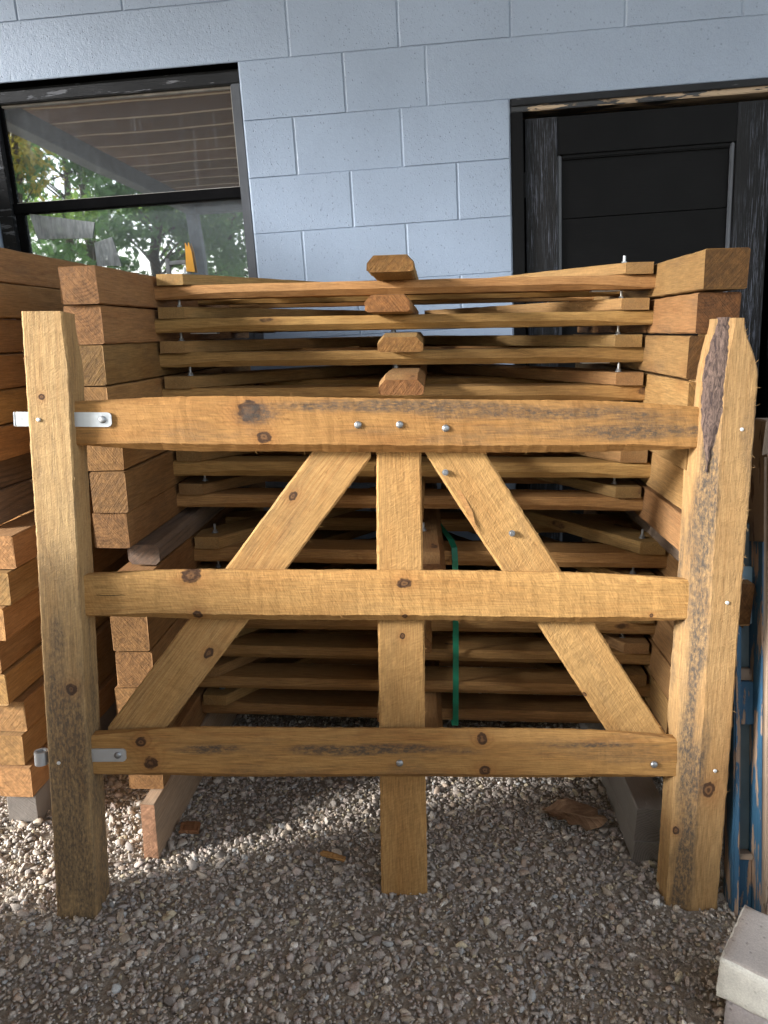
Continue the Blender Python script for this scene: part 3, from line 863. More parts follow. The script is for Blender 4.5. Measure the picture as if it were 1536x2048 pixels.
# strip of bark left on the waney corner
bk = MB()
rngb = random.Random(5)
nb = 46
vs = []
for i in range(nb + 1):
    x = 1.252 - 0.30 * i / nb
    f = i / nb
    w0 = 0.022 * (0.55 + 0.45 * ease(f / 0.3)) * (1 if f < 0.6 else max(0.10, (1 - f) * 2.5))
    e = ease((x - 1.14) / 0.11)
    zt = 0.056 - 0.010 * e; c = 0.040 + 0.003 * math.sin(x * 5)
    for k in range(5):
        q = k / 4 - 0.5
        s = 0.50 + q * 2 * w0 / 0.044 + rngb.uniform(-0.03, 0.03)      # position across the chamfer
        s = max(0.02, min(0.98, s))
        zz = zt - c * s; yy = -0.04 + c * 0.55 * (1 - s)
        lift = 0.0055 * (1 - (2 * q) ** 2) + rngb.uniform(0, 0.0014) - (0.0005 if abs(q) == 0.5 else 0)
        vs.append((x, yy - lift * 0.75 - 0.0002, zz + lift * 0.5))
fs = [(i * 5 + k, i * 5 + k + 1, (i + 1) * 5 + k + 1, (i + 1) * 5 + k) for i in range(nb) for k in range(4)]
bk.add(vs, fs)
tag(bk.obj("bark_strip", [M_bark], rpost), "strip of rough purplish brown bark left on the post corner")

# rails
T_ = (-0.640, 1.0405, 0.640, 1.0395)
fpart("rail", *T_, 0.0385, 0.104, 0.033, 21, wood("top_rail_wood", (0.45, 0.245, 0.08), (0.20, 0.09, 0.026), 0.55, kn(T_, (-0.286, 1.066, 0.021), (-0.258, 1.015, 0.012)),
      stain=0.9, stainpos=st_(T_, (-0.02, 1.078, 0.30, 0.014), (0.33, 1.065, 0.25, 0.022), (-0.27, 1.06, 0.05, 0.03), (0.42, 1.03, 0.2, 0.02)), saw=0.55, vary=0, rk=False),
      rail_prof(1.28, 0.105, 0.080), 90)
Mi = (-0.640, 0.695, 0.640, 0.686)
fpart("rail", *Mi, 0.0385, 0.104, 0.033, 22, wood("middle_rail_wood", (0.56, 0.33, 0.115), (0.30, 0.14, 0.04), 0.35, kn(Mi, (-0.41, 0.736, 0.015), (-0.398, 0.655, 0.010), (0.021, 0.722, 0.010), (0.023, 0.652, 0.006), (0.531, 0.655, 0.004)),
      cracks=[(*loc_(Mi, -0.57, 0.697), 0.035, 0.0012)], stain=0.12, saw=0.9, vary=0, rk=False), rail_prof(1.28, 0.104, 0.081), 60)
Bo = (-0.640, 0.357, 0.640, 0.340)
fpart("rail", *Bo, 0.0385, 0.106, 0.033, 23, wood("bottom_rail_wood", (0.50, 0.285, 0.095), (0.24, 0.105, 0.03), 0.55, kn(Bo, (-0.521, 0.386, 0.009), (-0.503, 0.340, 0.014), (0.188, 0.386, 0.010), (0.195, 0.318, 0.010)),
      stain=0.9, stainpos=st_(Bo, (-0.05, 0.366, 0.22, 0.014), (-0.37, 0.37, 0.10, 0.015), (0.42, 0.372, 0.17, 0.014)), saw=0.3, vary=0, rk=False), rail_prof(1.28, 0.106, 0.083, 0.018), 40)
# stile and braces behind the rails
S_ = (0.032, 0.008, 0.006, 1.09)
def ps(x):
    return {"wt": 0.0505 - 0.006 * x, "wb": 0.0505 - 0.006 * x}
fpart("stile", *S_, 0.0755, 0.094, 0.035, 31, wood("stile_wood", (0.53, 0.315, 0.115), (0.30, 0.145, 0.045), 0.22, kn(S_, (0.02, 0.60, 0.006)), stain=0.1, saw=1.0, vary=0, rk=False), ps, 40)
bl0, bl1 = Vector((-0.549, 0.385)), Vector((-0.104, 0.983)); d = (bl1 - bl0).normalized()
a0 = bl0 - d * 0.12; a1 = bl1 + d * 0.14
BL = (a0.x, a0.y, a1.x, a1.y)
fpart("brace", *BL, 0.0715, 0.100, 0.028, 32, wood("left_brace_wood", (0.54, 0.33, 0.125), (0.28, 0.125, 0.04), 0.55, kn(BL, (-0.206, 0.895, 0.008), (-0.385, 0.565, 0.009)), stain=0.25, saw=0.5, vary=0, rk=False), None, 40,
      clips=[(-0.600, 0, -1, 0), (0, 0.303, 0, -1), (-0.048, 0, 1, 0), (0, 1.085, 0, 1)])
br0, br1 = Vector((0.536, 0.371)), Vector((0.126, 0.983)); d = (br1 - br0).normalized()
a0 = br0 - d * 0.12; a1 = br1 + d * 0.14
BR = (a1.x, a1.y, a0.x, a0.y)
fpart("brace", *BR, 0.0715, 0.103, 0.028, 33, wood("right_brace_wood", (0.55, 0.335, 0.125), (0.32, 0.155, 0.05), 0.25, kn(BR, (0.41, 0.47, 0.005)), stain=0.3, saw=1.0, vary=0, rk=False), None, 50,
      clips=[(0.600, 0, 1, 0), (0, 0.290, 0, -1), (0.062, 0, -1, 0), (0, 1.085, 0, 1)])
# splinter torn off the edge of the right brace
sp = MB()
pts = [(0.098, 0.060, 0.955, 0.002), (0.140, 0.056, 0.895, 0.0045), (0.158, 0.054, 0.862, 0.0045), (0.165, 0.052, 0.838, 0.003), (0.170, 0.050, 0.820, 0.0006)]
vs = []
for (u, y, v, w) in pts:
    vs += [(u - w * 1.3, y, v), (u + w * 0.6, y, v + w * 0.6), (u, y + w, v)]
fs = [(i * 3 + k, i * 3 + (k + 1) % 3, (i + 1) * 3 + (k + 1) % 3, (i + 1) * 3 + k) for i in range(len(pts) - 1) for k in range(3)]
sp.add(vs, fs)
sp.obj("splinter", [wood("splinter_wood", (0.50, 0.27, 0.10), (0.25, 0.1, 0.03), 0.2, rk=False, vary=0)], front)
# hardware
for (u, v) in ((-0.074, 1.0405), (0.008, 1.0415), (0.099, 1.035), (0.015, 0.336), (0.555, 0.329)):
    dome("bolt", 0.0075, 0.005, front, (u, 0.0215, v), M_bolt)
for (u, v) in ((-0.684, 1.047), (-0.682, 0.352), (0.680, 1.037), (0.676, 0.687), (0.676, 0.325)):
    dome("nail", 0.0038, 0.0012, front, (u, -0.0012, v), M_nail)
for (u, v) in ((0.103, 0.945), (0.243, 0.82)):
    s_ = MB(); s_.tube((0, 0.004, 0), (0, -0.006, 0), 0.0058, 0.0066, 10); s_.tube((0, -0.0062, 0), (0, -0.010, 0), 0.0048, 0.0036, 8)
    s_.obj("screw", [M_bolt], front, Matrix.Translation((u, 0.0565, v)))
def strap(v, eye):
    mb = MB()
    y0, y1 = 0.0185, 0.0215
    # plate with a rounded free end
    v0, v1 = v - 0.0140, v + 0.0140
    outl = [(-0.70, v0), (-0.559, v0), (-0.5545, v0 + 0.002), (-0.552, v0 + 0.006), (-0.552, v1 - 0.006), (-0.5545, v1 - 0.002), (-0.559, v1), (-0.70, v1)]
    n = len(outl)
    vv = [(a, y0, b) for a, b in outl] + [(a, y1, b) for a, b in outl]
    mb.add(vv, [tuple(range(n)), tuple(range(2 * n - 1, n - 1, -1))] + [(i, n + i, n + (i + 1) % n, (i + 1) % n) for i in range(n)])
    o = mb.obj("hinge_strap", [M_zinc], front)
    e = MB()
    if eye:
        k = 20; ro, ri = 0.0135, 0.0085; cu, cy = -0.722, 0.012
        vv = []
        for zz in (v0, v1):
            for rr in (ro, ri):
                for i in range(k):
                    a = 2 * math.pi * i / k
                    vv.append((cu + rr * math.cos(a), cy + rr * math.sin(a), zz))
        ff = []
        for i in range(k):
            j = (i + 1) % k
            ff += [(i, j, 2 * k + j, 2 * k + i), (k + j, k + i, 3 * k + i, 3 * k + j), (2 * k + i, 2 * k + j, 3 * k + j, 3 * k + i), (j, i, k + i, k + j)]
        e.add(vv, ff)
    else:
        e.box(-0.733, -0.7035, 0.012, 0.016, v0, v1, 0, 0.0012)
        e.box(-0.7375, -0.7335, 0.0125, 0.034, v0, v1, 0, 0.0012)
    e.obj("hinge_eye", [M_zinc], o, smooth=False)
    dome("rivet", 0.0072, 0.0035, o, (-0.569, 0.0185, v), M_bolt)
strap(1.0475, False)
strap(0.3585, True)

# ------------------------------------------------------------------ gates lying flat in the stacks
M_sw = [wood("stack_post_wood", (0.37, 0.215, 0.085), (0.17, 0.078, 0.026), 0.40, stain=0.30, saw=0.5, endmul=(0.66, 0.61, 0.53)),
        wood("stack_rail_wood", (0.49, 0.282, 0.102), (0.22, 0.105, 0.035), 0.35, stain=0.10, saw=0.35, endmul=(0.75, 0.62, 0.50)),
        wood("stack_brace_wood", (0.38, 0.23, 0.09), (0.27, 0.125, 0.04), 0.40, stain=0.2, saw=0.5, endmul=(0.66, 0.52, 0.40))]
M_dirtshadeend = wood("stack_post_wood_dirt_shade_end", (0.37, 0.215, 0.085), (0.17, 0.078, 0.026), 0.40, stain=0.35, saw=0.5, endmul=(0.36, 0.29, 0.20))
M_paleend = wood("stack_post_wood_pale_end", (0.44, 0.27, 0.12), (0.22, 0.11, 0.04), 0.35, stain=0.12, saw=0.5, endmul=(1.0, 0.93, 0.80))
def flat_gate(seed, flip=1):
    rng = random.Random(seed)
    root = empty("stacked_gate")
    def part(name, u0, v0, u1, v1, y, Wd, T, mat, prof=None, cf=0.004, clips=()):
        m, L = along(u0, v0, u1, v1, y)
        bm, rows = board_bm(L, Wd, T, rng.randrange(10 ** 6), prof, cf=cf, bow=0.0013, step=0.03, jit=0.0008)
        mi = m.inverted()
        for (cu, cv, nu, nv) in clips:
            clip(bm, mi @ Vector((cu, 0, cv)), (mi.to_3x3() @ Vector((nu, 0, nv))).normalized())
        return bm_obj(name, bm, mat, root, m)
    for s in (-1, 1):
        part("post", s * 0.658 + rng.uniform(-.003, .003), rng.uniform(-0.012, 0.012), s * 0.658, 1.25, 0.04, 0.084, 0.0785, M_sw[0], None, 0.004)
    for v in (0.355, 0.695, 1.0405):
        dv = rng.uniform(-.006, .006)
        part("rail", -0.63, v + dv, 0.63, v + rng.uniform(-.006, .006), 0.0385, 0.104, 0.033, M_sw[1], rail_prof(1.26, 0.104, 0.084, 0.012, 0.012))
    for s in (-1, 1):
        p0, p1 = Vector((s * 0.552, 0.372)), Vector((s * 0.115, 0.983)); dd = (p1 - p0).normalized()
        q0, q1 = p0 - dd * 0.13, p1 + dd * 0.13
        part("brace", q0.x, q0.y, q1.x, q1.y, 0.0690, 0.100, 0.027, M_sw[2], None, 0.003, [(s * 0.606, 0, s, 0), (0, 0.303, 0, -1), (s * 0.055, 0, -s, 0), (0, 1.085, 0, 1)])
    def pst(x):
        return {"cbt": 0.014, "cbb": 0.014, "cft": 0.006, "cfb": 0.006, "t1": 0.019 - 0.010 * ease(1 - x / 0.05) * rng.random()}
    part("stile", 0.0, 0.10 + rng.uniform(-0.02, 0.02), 0.0, 1.09, 0.0750, 0.098, 0.038, M_sw[2], pst, 0.004)
    for (u, v) in ((-0.555, 0.345), (0.555, 0.345), (0.0, 0.345)):
        stud(root, u + rng.uniform(-.01, .01), v + rng.uniform(-.008, .008), 0.0825 if u else 0.0935, 0.0195 if u else 0.0185)
    for v in (0.355, 1.0405):
        mb = MB(); mb.box(-flip * 0.54 if flip > 0 else 0.54 - 0.07, (-flip * 0.54 + 0.07) if flip > 0 else 0.54, 0.0185, 0.0213, v - 0.014, v + 0.014, 0, 0.0008)
        mb.obj("hinge_strap", [M_zinc], root)
    return root
def dup(root):
    r = root.copy(); COL.objects.link(r)
    for ch in list(root.children):
        c = ch.copy(); COL.objects.link(c); c.parent = r
    return r
def place(root, X, Y, z, pitch, tilt, yaw, width=1.0, stile=0.0, slide=0.0):
    """lay a gate face down, feet towards the viewer: X,Y = middle of its near edge, z = underside"""
    ca, sa = math.cos(yaw), math.sin(yaw)
    ey = Vector((sa, ca, 0)); ex = Vector((-ca, sa, 0))
    ct, st2 = math.cos(tilt), math.sin(tilt)
    up = Vector((0, 0, 1))
    exx = ex * ct - up * st2; upp = up * ct + ex * st2
    k = pitch / 0.0805
    exx = exx * width; upp = upp * k
    root.matrix_world = Matrix(((exx.x, upp.x, ey.x, X), (exx.y, upp.y, ey.y, Y), (exx.z, upp.z, ey.z, z), (0, 0, 0, 1)))
    for ch in root.children:
        if ch.name.startswith("stile"):
            ch.location.x += stile; ch.location.z += slide
protos = [flat_gate(101 + 7 * i, 1 if i % 2 == 0 else -1) for i in range(5)]
used = [0] * 5
def take(i):
    used[i] += 1
    return protos[i] if used[i] == 1 else dup(protos[i])
YAW = R(3.6)
tops = [1.343, 1.266, 1.186, 1.100, 1.010, 0.919, 0.827, 0.744]
ORD = ["topmost", "second", "third", "fourth", "fifth", "sixth", "seventh"]
xo = [0.0, -0.004, -0.006, -0.001, 0.009, 0.019, 0.017]
yo = [-0.006, -0.004, 0.012, 0.004, 0.0, -0.008, 0.006]
stl = [0.010, 0.014, -0.018, -0.016, 0.0, 0.006, -0.01]
sld = [-0.03, -0.02, -0.01, -0.04, 0.0, 0.02, 0.0]
GR = "gates lying flat in the stack behind the standing gate"
det = ["its rails level with the window sill and its post end dark stained", "just under the topmost one", "its pale stile end showing a sawn knot-free face", "its chamfered stile end just above the standing gate's top rail",
       "hidden mostly by the standing gate's top rail", "showing under the standing gate's top rail", "lowest of the upper bundle, resting on the grey spacers"]
lab_u = ["topmost gate of the flat stack behind the standing gate, ends higher than all others",
         "second gate from the top of the flat stack behind the standing gate",
         "third gate from the top of the flat stack, below the two highest stile ends",
         "fourth gate down in the flat stack, stile end just above the standing gate's top rail",
         "flat stacked gate hidden mostly behind the standing gate's top rail",
         "flat stacked gate showing directly under the standing gate's top rail",
         "lowest gate of the upper bundle in the middle stack, resting on the grey spacers"]
seq = [0, 1, 2, 3, 4, 1, 0]
for i in range(7):
    r = take(seq[i])
    zb = tops[i + 1]; pit = tops[i] - tops[i + 1]
    tl = R(1.1 - 0.13 * i)
    place(r, 0.019 + xo[i], 1.553 + yo[i], zb + 0.012 - 0.0014 * i, pit, tl, YAW + R([0, .2, -.2, .1, -.1, 0.15, 0][i]), 0.967, stl[i], sld[i])
    tag(r, lab_u[i], "gate", GR)
    if i < 3:       # right post feet of the top gates: mildew plus shade put into the colour
        for ch in r.children:
            if ch.name.startswith("post") and ch.location.x < 0:
                ch.material_slots[0].link = 'OBJECT'
                ch.material_slots[0].material = M_dirtshadeend
lab_l = ["highest gate of the lower bundle in the middle stack, right under the grey spacers",
         "flat gate of the lower bundle just behind the standing gate's middle rail",
         "third gate of the lower bundle, first seen below the standing gate's middle rail",
         "fourth gate of the lower bundle, halfway between the standing gate's middle and bottom rails",
         "fifth gate of the lower bundle, second one above the runners on the gravel",
         "lowest gate of the middle stack, lying on the runner timbers on the gravel"]
seq = [2, 3, 4, 0, 1, 2]
lt = [0.690, 0.592, 0.503, 0.412, 0.325, 0.238, 0.150]
xl = [0.015, 0.004, 0.0, -0.004, -0.006, 0.012]
for i in range(6):
    r = take(seq[i])
    place(r, 0.080 + xl[i], 1.556 + [0.0, 0.01, -0.006, 0.004, -0.004, 0.0][i], lt[i + 1] + 0.001, lt[i] - lt[i + 1] - 0.001, R(0.1), YAW * 0.8, 1.0, 0.026 + 0.008 * math.sin(i * 2.1), 0.0)
    tag(r, lab_l[i], "gate", GR)
# neighbouring stack on the left
GL = "gates lying flat in the left hand stack"
lab_a = ["topmost gate of the stack at the photo's left edge, under the window",
         "second gate from the top of the stack at the photo's left edge",
         "third gate from the top of the stack at the photo's left edge",
         "fourth gate from the top of the stack at the photo's left edge",
         "fifth gate from the top of the stack at the photo's left edge",
         "sixth gate down in the left edge stack, lowest of its upper bundle"]
for i in range(6):
    r = take([3, 0, 2, 4, 1, 3][i])
    z1 = 1.398 - 0.0795 * i
    place(r, -0.88 - 0.70 + [0, .003, -.004, .004, -.002, .006][i], 1.68 + [0, .01, -.01, .015, 0, .01][i], z1 - 0.0795, 0.079, R(0.2), YAW, 1.0)
    tag(r, lab_a[i], "gate", GL)
xr = [-0.862, -0.868, -0.884, -0.906, -0.893, -0.878, -0.880, -0.866]
lab_b = ["highest gate of the lower bundle in the left edge stack, narrow post end showing",
         "second gate down of the left edge stack's lower bundle",
         "third gate down of the left edge stack's lower bundle",
         "fourth gate down of the left edge stack's lower bundle, set back farthest left",
         "fifth gate down of the left edge stack's lower bundle",
         "third gate up from the grey foot block of the left edge stack",
         "second gate up from the grey foot block, behind the lower hinge eye",
         "lowest gate of the left edge stack, resting on the grey foot block"]
for i in range(8):
    r = take([1, 4, 0, 3, 2, 1, 4, 0][i])
    z1 = 0.754 - 0.083 * i
    place(r, xr[i] - 0.70, 1.69 + [0.02, 0, .0, -.01, .0, .01, -.005, 0][i], z1 - 0.083, 0.082, R(0), YAW, 1.0)
    tag(r, lab_b[i], "gate", GL)
    for ch in r.children:
        if ch.name.startswith("post") and ch.location.x < 0:
            ch.material_slots[0].link = 'OBJECT'
            ch.material_slots[0].material = M_paleend

# ------------------------------------------------------------------ timbers under and between the gates
def timber(name, X0, X1, Y0, Y1, z0, z1, mat, label, cat, group=None, yaw=0.0, seed=0, cf=0.004):
    """runs away from the viewer, length along its own X"""
    L = Y1 - Y0
    bm, rows = board_bm(L, z1 - z0, X1 - X0, seed, None, cf=cf, cb=cf * 0.8, bow=0.002, step=0.03, jit=0.0007)
    c, s = math.cos(yaw), math.sin(yaw)
    fw = Vector((s, c, 0)); sd = Vector((c, -s, 0))       # local X, local -Y -> ... front face looks to the left
    M_ = Matrix(((fw.x, sd.x, 0, (X0 + X1) / 2), (fw.y, sd.y, 0, Y0), (0, 0, 1, (z0 + z1) / 2), (0, 0, 0, 1)))
    o = bm_obj(name, bm, mat, None, M_)
    return tag(o, label, cat, group)
M_pink = wood("planed_runner_wood", (0.52, 0.39, 0.27), (0.32, 0.21, 0.13), 0.25, saw=0.15, stain=0.1, endmul=(0.75, 0.55, 0.45), vary=0, rk=False)
M_greyt = wood("weathered_timber", (0.24, 0.215, 0.19), (0.13, 0.11, 0.095), 0.5, saw=0.3, stain=0.2, weather=0.8, vary=0, rk=False, period=0.006)
M_grain = wood("spacer_wood", (0.26, 0.18, 0.115), (0.05, 0.03, 0.018), 0.95, saw=0.1, weather=0.25, vary=0, rk=False, period=0.014, pith=(0.03, -0.05))
timber("runner_plank", -0.564, -0.530, 1.527, 2.75, 0.0, 0.147, M_pink, "pinkish brown plank on edge on the gravel, carrying the middle stack's left side", "plank", None, R(4.5), 3, 0.003)
timber("runner_timber", 0.582, 0.656, 1.514, 2.75, 0.0, 0.0565, M_greyt, "lower grey weathered timber lying on the gravel at the right foot of the stack", "timber", "grey timbers at the foot of the stack", R(3), 4)
timber("runner_timber", 0.584, 0.655, 1.518, 2.75, 0.0575, 0.147, M_greyt, "upper grey weathered timber with ringed end, lying on another timber under the stack", "timber", "grey timbers at the foot of the stack", R(3), 5)
timber("spacer_timber", -0.585, -0.512, 1.640, 2.76, 0.693, 0.744, M_grain, "grey spacer timber with a rounded end, between the two bundles on the left", "timber", "spacers between the bundles", YAW, 6, 0.012)
timber("spacer_timber", 0.680, 0.750, 1.60, 2.76, 0.692, 0.744, M_grain, "spacer timber with dark grain lines, between the two bundles on the right", "timber", "spacers between the bundles", YAW, 7)
timber("foot_block", -0.945, -0.870, 1.655, 2.2, 0.0, 0.089, M_greyt, "short grey block on the gravel under the left edge stack", "block", None, R(3), 8, 0.006)
timber("spacer_timber", -1.02, -0.93, 1.74, 2.76, 0.756, 0.838, M_grain, "spacer timber lying on the lower bundle of the left edge stack", "timber", "spacers in the left stack", YAW, 9)
timber("spacer_timber", -1.03, -0.94, 1.73, 2.76, 0.839, 0.919, M_grain, "spacer timber lying right under the upper bundle of the left edge stack", "timber", "spacers in the left stack", YAW, 10)

# green strapping band round the lower bundle
m_, t_, b_ = newmat("green_plastic")
gg = G(t_)
nn = gg.noise(gg.node("ShaderNodeTexCoord").outputs["Object"], 60.0, 3.0).outputs["Fac"]
gg.setin(b_.inputs["Base Color"], gg.mix(nn, (0.012, 0.16, 0.085), (0.02, 0.24, 0.13)))
b_.inputs["Roughness"].default_value = 0.35
path = [(0.150, 2.80, 0.672), (0.132, 2.3, 0.684), (0.152, 2.06, 0.686), (0.176, 1.90, 0.680), (0.182, 1.866, 0.668), (0.183, 1.848, 0.640), (0.186, 1.846, 0.55), (0.190, 1.846, 0.40), (0.193, 1.846, 0.26), (0.195, 1.848, 0.172), (0.195, 1.865, 0.160), (0.19, 2.3, 0.156), (0.16, 2.80, 0.158)]
vs, fs = [], []
hw, th = 0.0078, 0.0007
for i, p in enumerate(path):
    p = Vector(p); d = (Vector(path[min(i + 1, len(path) - 1)]) - Vector(path[max(i - 1, 0)])).normalized()
    sx = Vector((1, 0, 0)); sx = (sx - d * sx.dot(d)).normalized(); nn_ = d.cross(sx)
    for (a, b2) in ((-1, -1), (1, -1), (1, 1), (-1, 1)):
        vs.append(p + sx * hw * a + nn_ * th * b2)
for i in range(len(path) - 1):
    for k in range(4):
        fs.append((i * 4 + k, i * 4 + (k + 1) % 4, (i + 1) * 4 + (k + 1) % 4, (i + 1) * 4 + k))
fs += [(0, 1, 2, 3), tuple(4 * (len(path) - 1) + k for k in (3, 2, 1, 0))]
tag(mesh_obj("strapping_band", vs, fs, [m_]), "green plastic strapping band tied round the lower bundle of gates", "strap")

# ------------------------------------------------------------------ leaf and chips on the gravel
rng = random.Random(8)
out = [(-0.075, 0.0), (-0.068, -0.022), (-0.05, -0.026), (-0.045, -0.05), (-0.02, -0.058), (0.005, -0.056), (0.03, -0.040), (0.052, -0.024), (0.075, -0.008), (0.088, 0.004),
       (0.074, 0.010), (0.078, 0.022), (0.062, 0.024), (0.066, 0.040), (0.048, 0.036), (0.040, 0.052), (0.022, 0.044), (0.012, 0.060), (-0.004, 0.052), (-0.012, 0.036), (-0.03, 0.040), (-0.04, 0.022), (-0.062, 0.020)]
vs = []; fs = []
nr = 6
no = len(out)
for k in range(nr + 1):
    s = k / nr
    for (a, b2) in out:
        x, y = a * s, b2 * s
        zz = 0.020 + 0.10 * abs(y - 0.1 * x) * (0.6 if y > 0 else 0.35) * s + 0.006 * math.sin(x * 70 + y * 40) * s + 0.012 * s * s * math.sin(a * 40)
        vs.append((x, y, zz))
for k in range(nr):
    for i in range(no):
        j = (i + 1) % no
        fs.append((k * no + i, k * no + j, (k + 1) * no + j, (k + 1) * no + i))
nv0 = len(vs)
vs += [(a, b2, c2 - 0.0008) for (a, b2, c2) in vs]
fs += [tuple(nv0 + q for q in reversed(f)) for f in fs]
m_, t_, b_ = newmat("dry_leaf")
gg = G(t_)
P = gg.node("ShaderNodeTexCoord").outputs["Object"]
sx_ = gg.node("ShaderNodeSeparateXYZ", {0: P})
vein = gg.m('ABSOLUTE', gg.m('SINE', gg.m('MULTIPLY', gg.m('ADD', sx_.outputs[0], gg.m('ABSOLUTE', sx_.outputs[1])), 190.0)))
n1 = gg.noise(P, 45.0, 4.0, 0.6).outputs["Fac"]
c = gg.mix(gg.step(n1, 0.3, 0.7), (0.20, 0.115, 0.065), (0.34, 0.215, 0.125))
c = gg.mix(gg.m('MULTIPLY', gg.step(vein, 0.12, 0.0), 0.5), c, (0.42, 0.29, 0.18))
c = gg.mix(gg.step(gg.m('ABSOLUTE', gg.m('SUBTRACT', sx_.outputs[1], gg.m('MULTIPLY', sx_.outputs[0], 0.1))), 0.003, 0.001), c, (0.45, 0.32, 0.2))
gg.setin(b_.inputs["Base Color"], c)
b_.inputs["Roughness"].default_value = 0.7
gg.setin(b_.inputs["Normal"], gg.bump(gg.m('ADD', n1, gg.m('MULTIPLY', vein, 0.4)), 0.5, 0.003))
o = mesh_obj("dry_leaf", vs, fs, [m_], smooth=True, mat=Matrix.Translation((0.488, 1.665, 0.004)) @ Matrix.Rotation(R(158), 4, 'Z') @ Matrix.Scale(1.0, 4))
tag(o, "large curled dry brown leaf lying on the gravel under the gate", "leaf")
def chip(X, Y, yaw, L, Wd, T, mat, label, seed):
    bm, rows = board_bm(L, Wd, T, seed, lambda x: {"wt": Wd / 2 * (0.8 + 0.2 * math.sin(x * 60)), "cft": 0.002, "cfb": 0.002}, cf=0.002, cb=0.002, step=0.006, jit=0.0014, bow=0.001)
    mt = Matrix.Translation((X, Y, 0.016)) @ Matrix.Rotation(yaw, 4, 'Z') @ Matrix.Rotation(R(-90), 4, 'X') @ Matrix.Rotation(R(4), 4, 'Z')
    o = bm_obj("wood_chip", bm, mat, None, mt)
    tag(o, label, "wood chip", "wood chips on the gravel")
M_chipw = wood("chip_wood", (0.62, 0.38, 0.15), (0.35, 0.17, 0.06), 0.3, rk=False, vary=0)
M_chipd = wood("chip_wood_red", (0.33, 0.16, 0.075), (0.16, 0.07, 0.03), 0.5, rk=False, vary=0)
chip(-0.148, 1.532, R(-17), 0.060, 0.016, 0.007, M_chipw, "pale yellow wood chip lying on the gravel left of the stile", 3)
chip(-0.505, 1.626, R(4), 0.046, 0.040, 0.009, M_chipd, "small reddish brown wood chip beside the pinkish runner plank", 4)

# ------------------------------------------------------------------ pavers at the lower right
M_pav1 = concrete("paver_top_concrete", (0.50, 0.455, 0.42), 0.7)
M_pav2 = concrete("paver_face_concrete", (0.74, 0.74, 0.69), 0.5)
M_pav3 = concrete("paver_lilac_concrete", (0.40, 0.37, 0.375), 0.8)
def paver(A, ang, Lx, Ly, z0, z1, mats, label):
    """A = near left corner; the long side runs along ang; rumbled, uneven edges"""
    bm = bmesh.new()
    bmesh.ops.create_cube(bm, size=1)
    for q in bm.verts:
        q.co = Vector(((q.co.x + .5) * Lx, (q.co.y + .5) * Ly, z0 + (q.co.z + .5) * (z1 - z0)))
    bmesh.ops.subdivide_edges(bm, edges=bm.edges[:], cuts=14, use_grid_fill=True)
    rg = random.Random(int(A[0] * 1000) + int(z0 * 100))
    cx, cy, cz = Lx / 2, Ly / 2, (z0 + z1) / 2
    for q in bm.verts:
        # round the arrises unevenly
        dx = min(q.co.x, Lx - q.co.x); dy = min(q.co.y, Ly - q.co.y); dz = min(q.co.z - z0, z1 - q.co.z)
        near_ = sorted((dx, dy, dz))
        k = max(0, 1 - near_[1] / 0.009)
        if k > 0 and near_[0] < 1e-5:
            q.co += (Vector((cx, cy, cz)) - q.co).normalized() * 0.0045 * k * rg.uniform(0.5, 1.5)
        q.co += Vector((rg.uniform(-1, 1), rg.uniform(-1, 1), rg.uniform(-1, 1))) * 0.0006
    for f in bm.faces:
        f.material_index = 0 if f.normal.z > 0.6 else 1
        f.smooth = True
    o = bm_obj("concrete_paver", bm, mats, None, Matrix.Translation((A[0], A[1], 0)) @ Matrix.Rotation(ang, 4, 'Z'))
    return tag(o, label, "paver", "stacked concrete pavers")
pang = math.atan2(1.044 - 1.093, 0.647 - 0.586)
paver((0.586, 1.093), pang, 0.30, 0.162, 0.068, 0.150, [M_pav1, M_pav2], "concrete paver with brownish top and pale face, lying on another paver in the corner")
paver((0.600, 1.080), pang + R(4), 0.30, 0.162, -0.012, 0.0675, [M_pav3, M_pav3], "lower lilac grey concrete paver half hidden under the pale faced one")

# ------------------------------------------------------------------ weathered blue shutter at the right
M_blue = paint("peeling_blue_paint", (0.020, 0.075, 0.135), 0.65, 'z', 0.8, chips=0.52, chipcol=(0.36, 0.24, 0.16))
M_bluedk = paint("faded_blue_panel", (0.085, 0.12, 0.13), 0.7, 'z', 0.5, chips=0.64, chipcol=(0.22, 0.16, 0.11))
M_bluelit = paint("lit_blue_panel", (0.17, 0.28, 0.34), 0.6, 'x', 0.4, chips=0.70, chipcol=(0.3, 0.22, 0.16))  # paler copy for the lit panel, its light put into the colour
M_oldw = paint("old_bare_timber", (0.26, 0.19, 0.135), 0.85, 'z', 1.0, chips=0.60, chipcol=(0.12, 0.075, 0.05))
sh = empty("wooden_shutter")
lean = math.atan2(0.23, 0.905)
sh.matrix_world = Matrix.Translation((0.742, 1.352, 0.0)) @ Matrix.Rotation(R(-3), 4, 'Z') @ Matrix.Rotation(-lean, 4, 'X')
tag(sh, "old wooden shutter with peeling blue paint, leaning beside the gate at the right edge", "shutter")
s_ = MB(); s_.box(0.0, 0.014, -0.005, 0.05, 0.0, 0.62, 0, 0.003); s_.obj("edge_strip", [M_blue], sh)
s_ = MB(); s_.box(0.050, 0.135, -0.03, 0.055, 0.0, 0.985, 0, 0.006); s_.obj("stile", [M_oldw], sh)
s_ = MB(); s_.box(0.0465, 0.0497, -0.026, 0.05, 0.0, 0.80, 0, 0.001); s_.obj("edge_strip", [M_blue], sh)
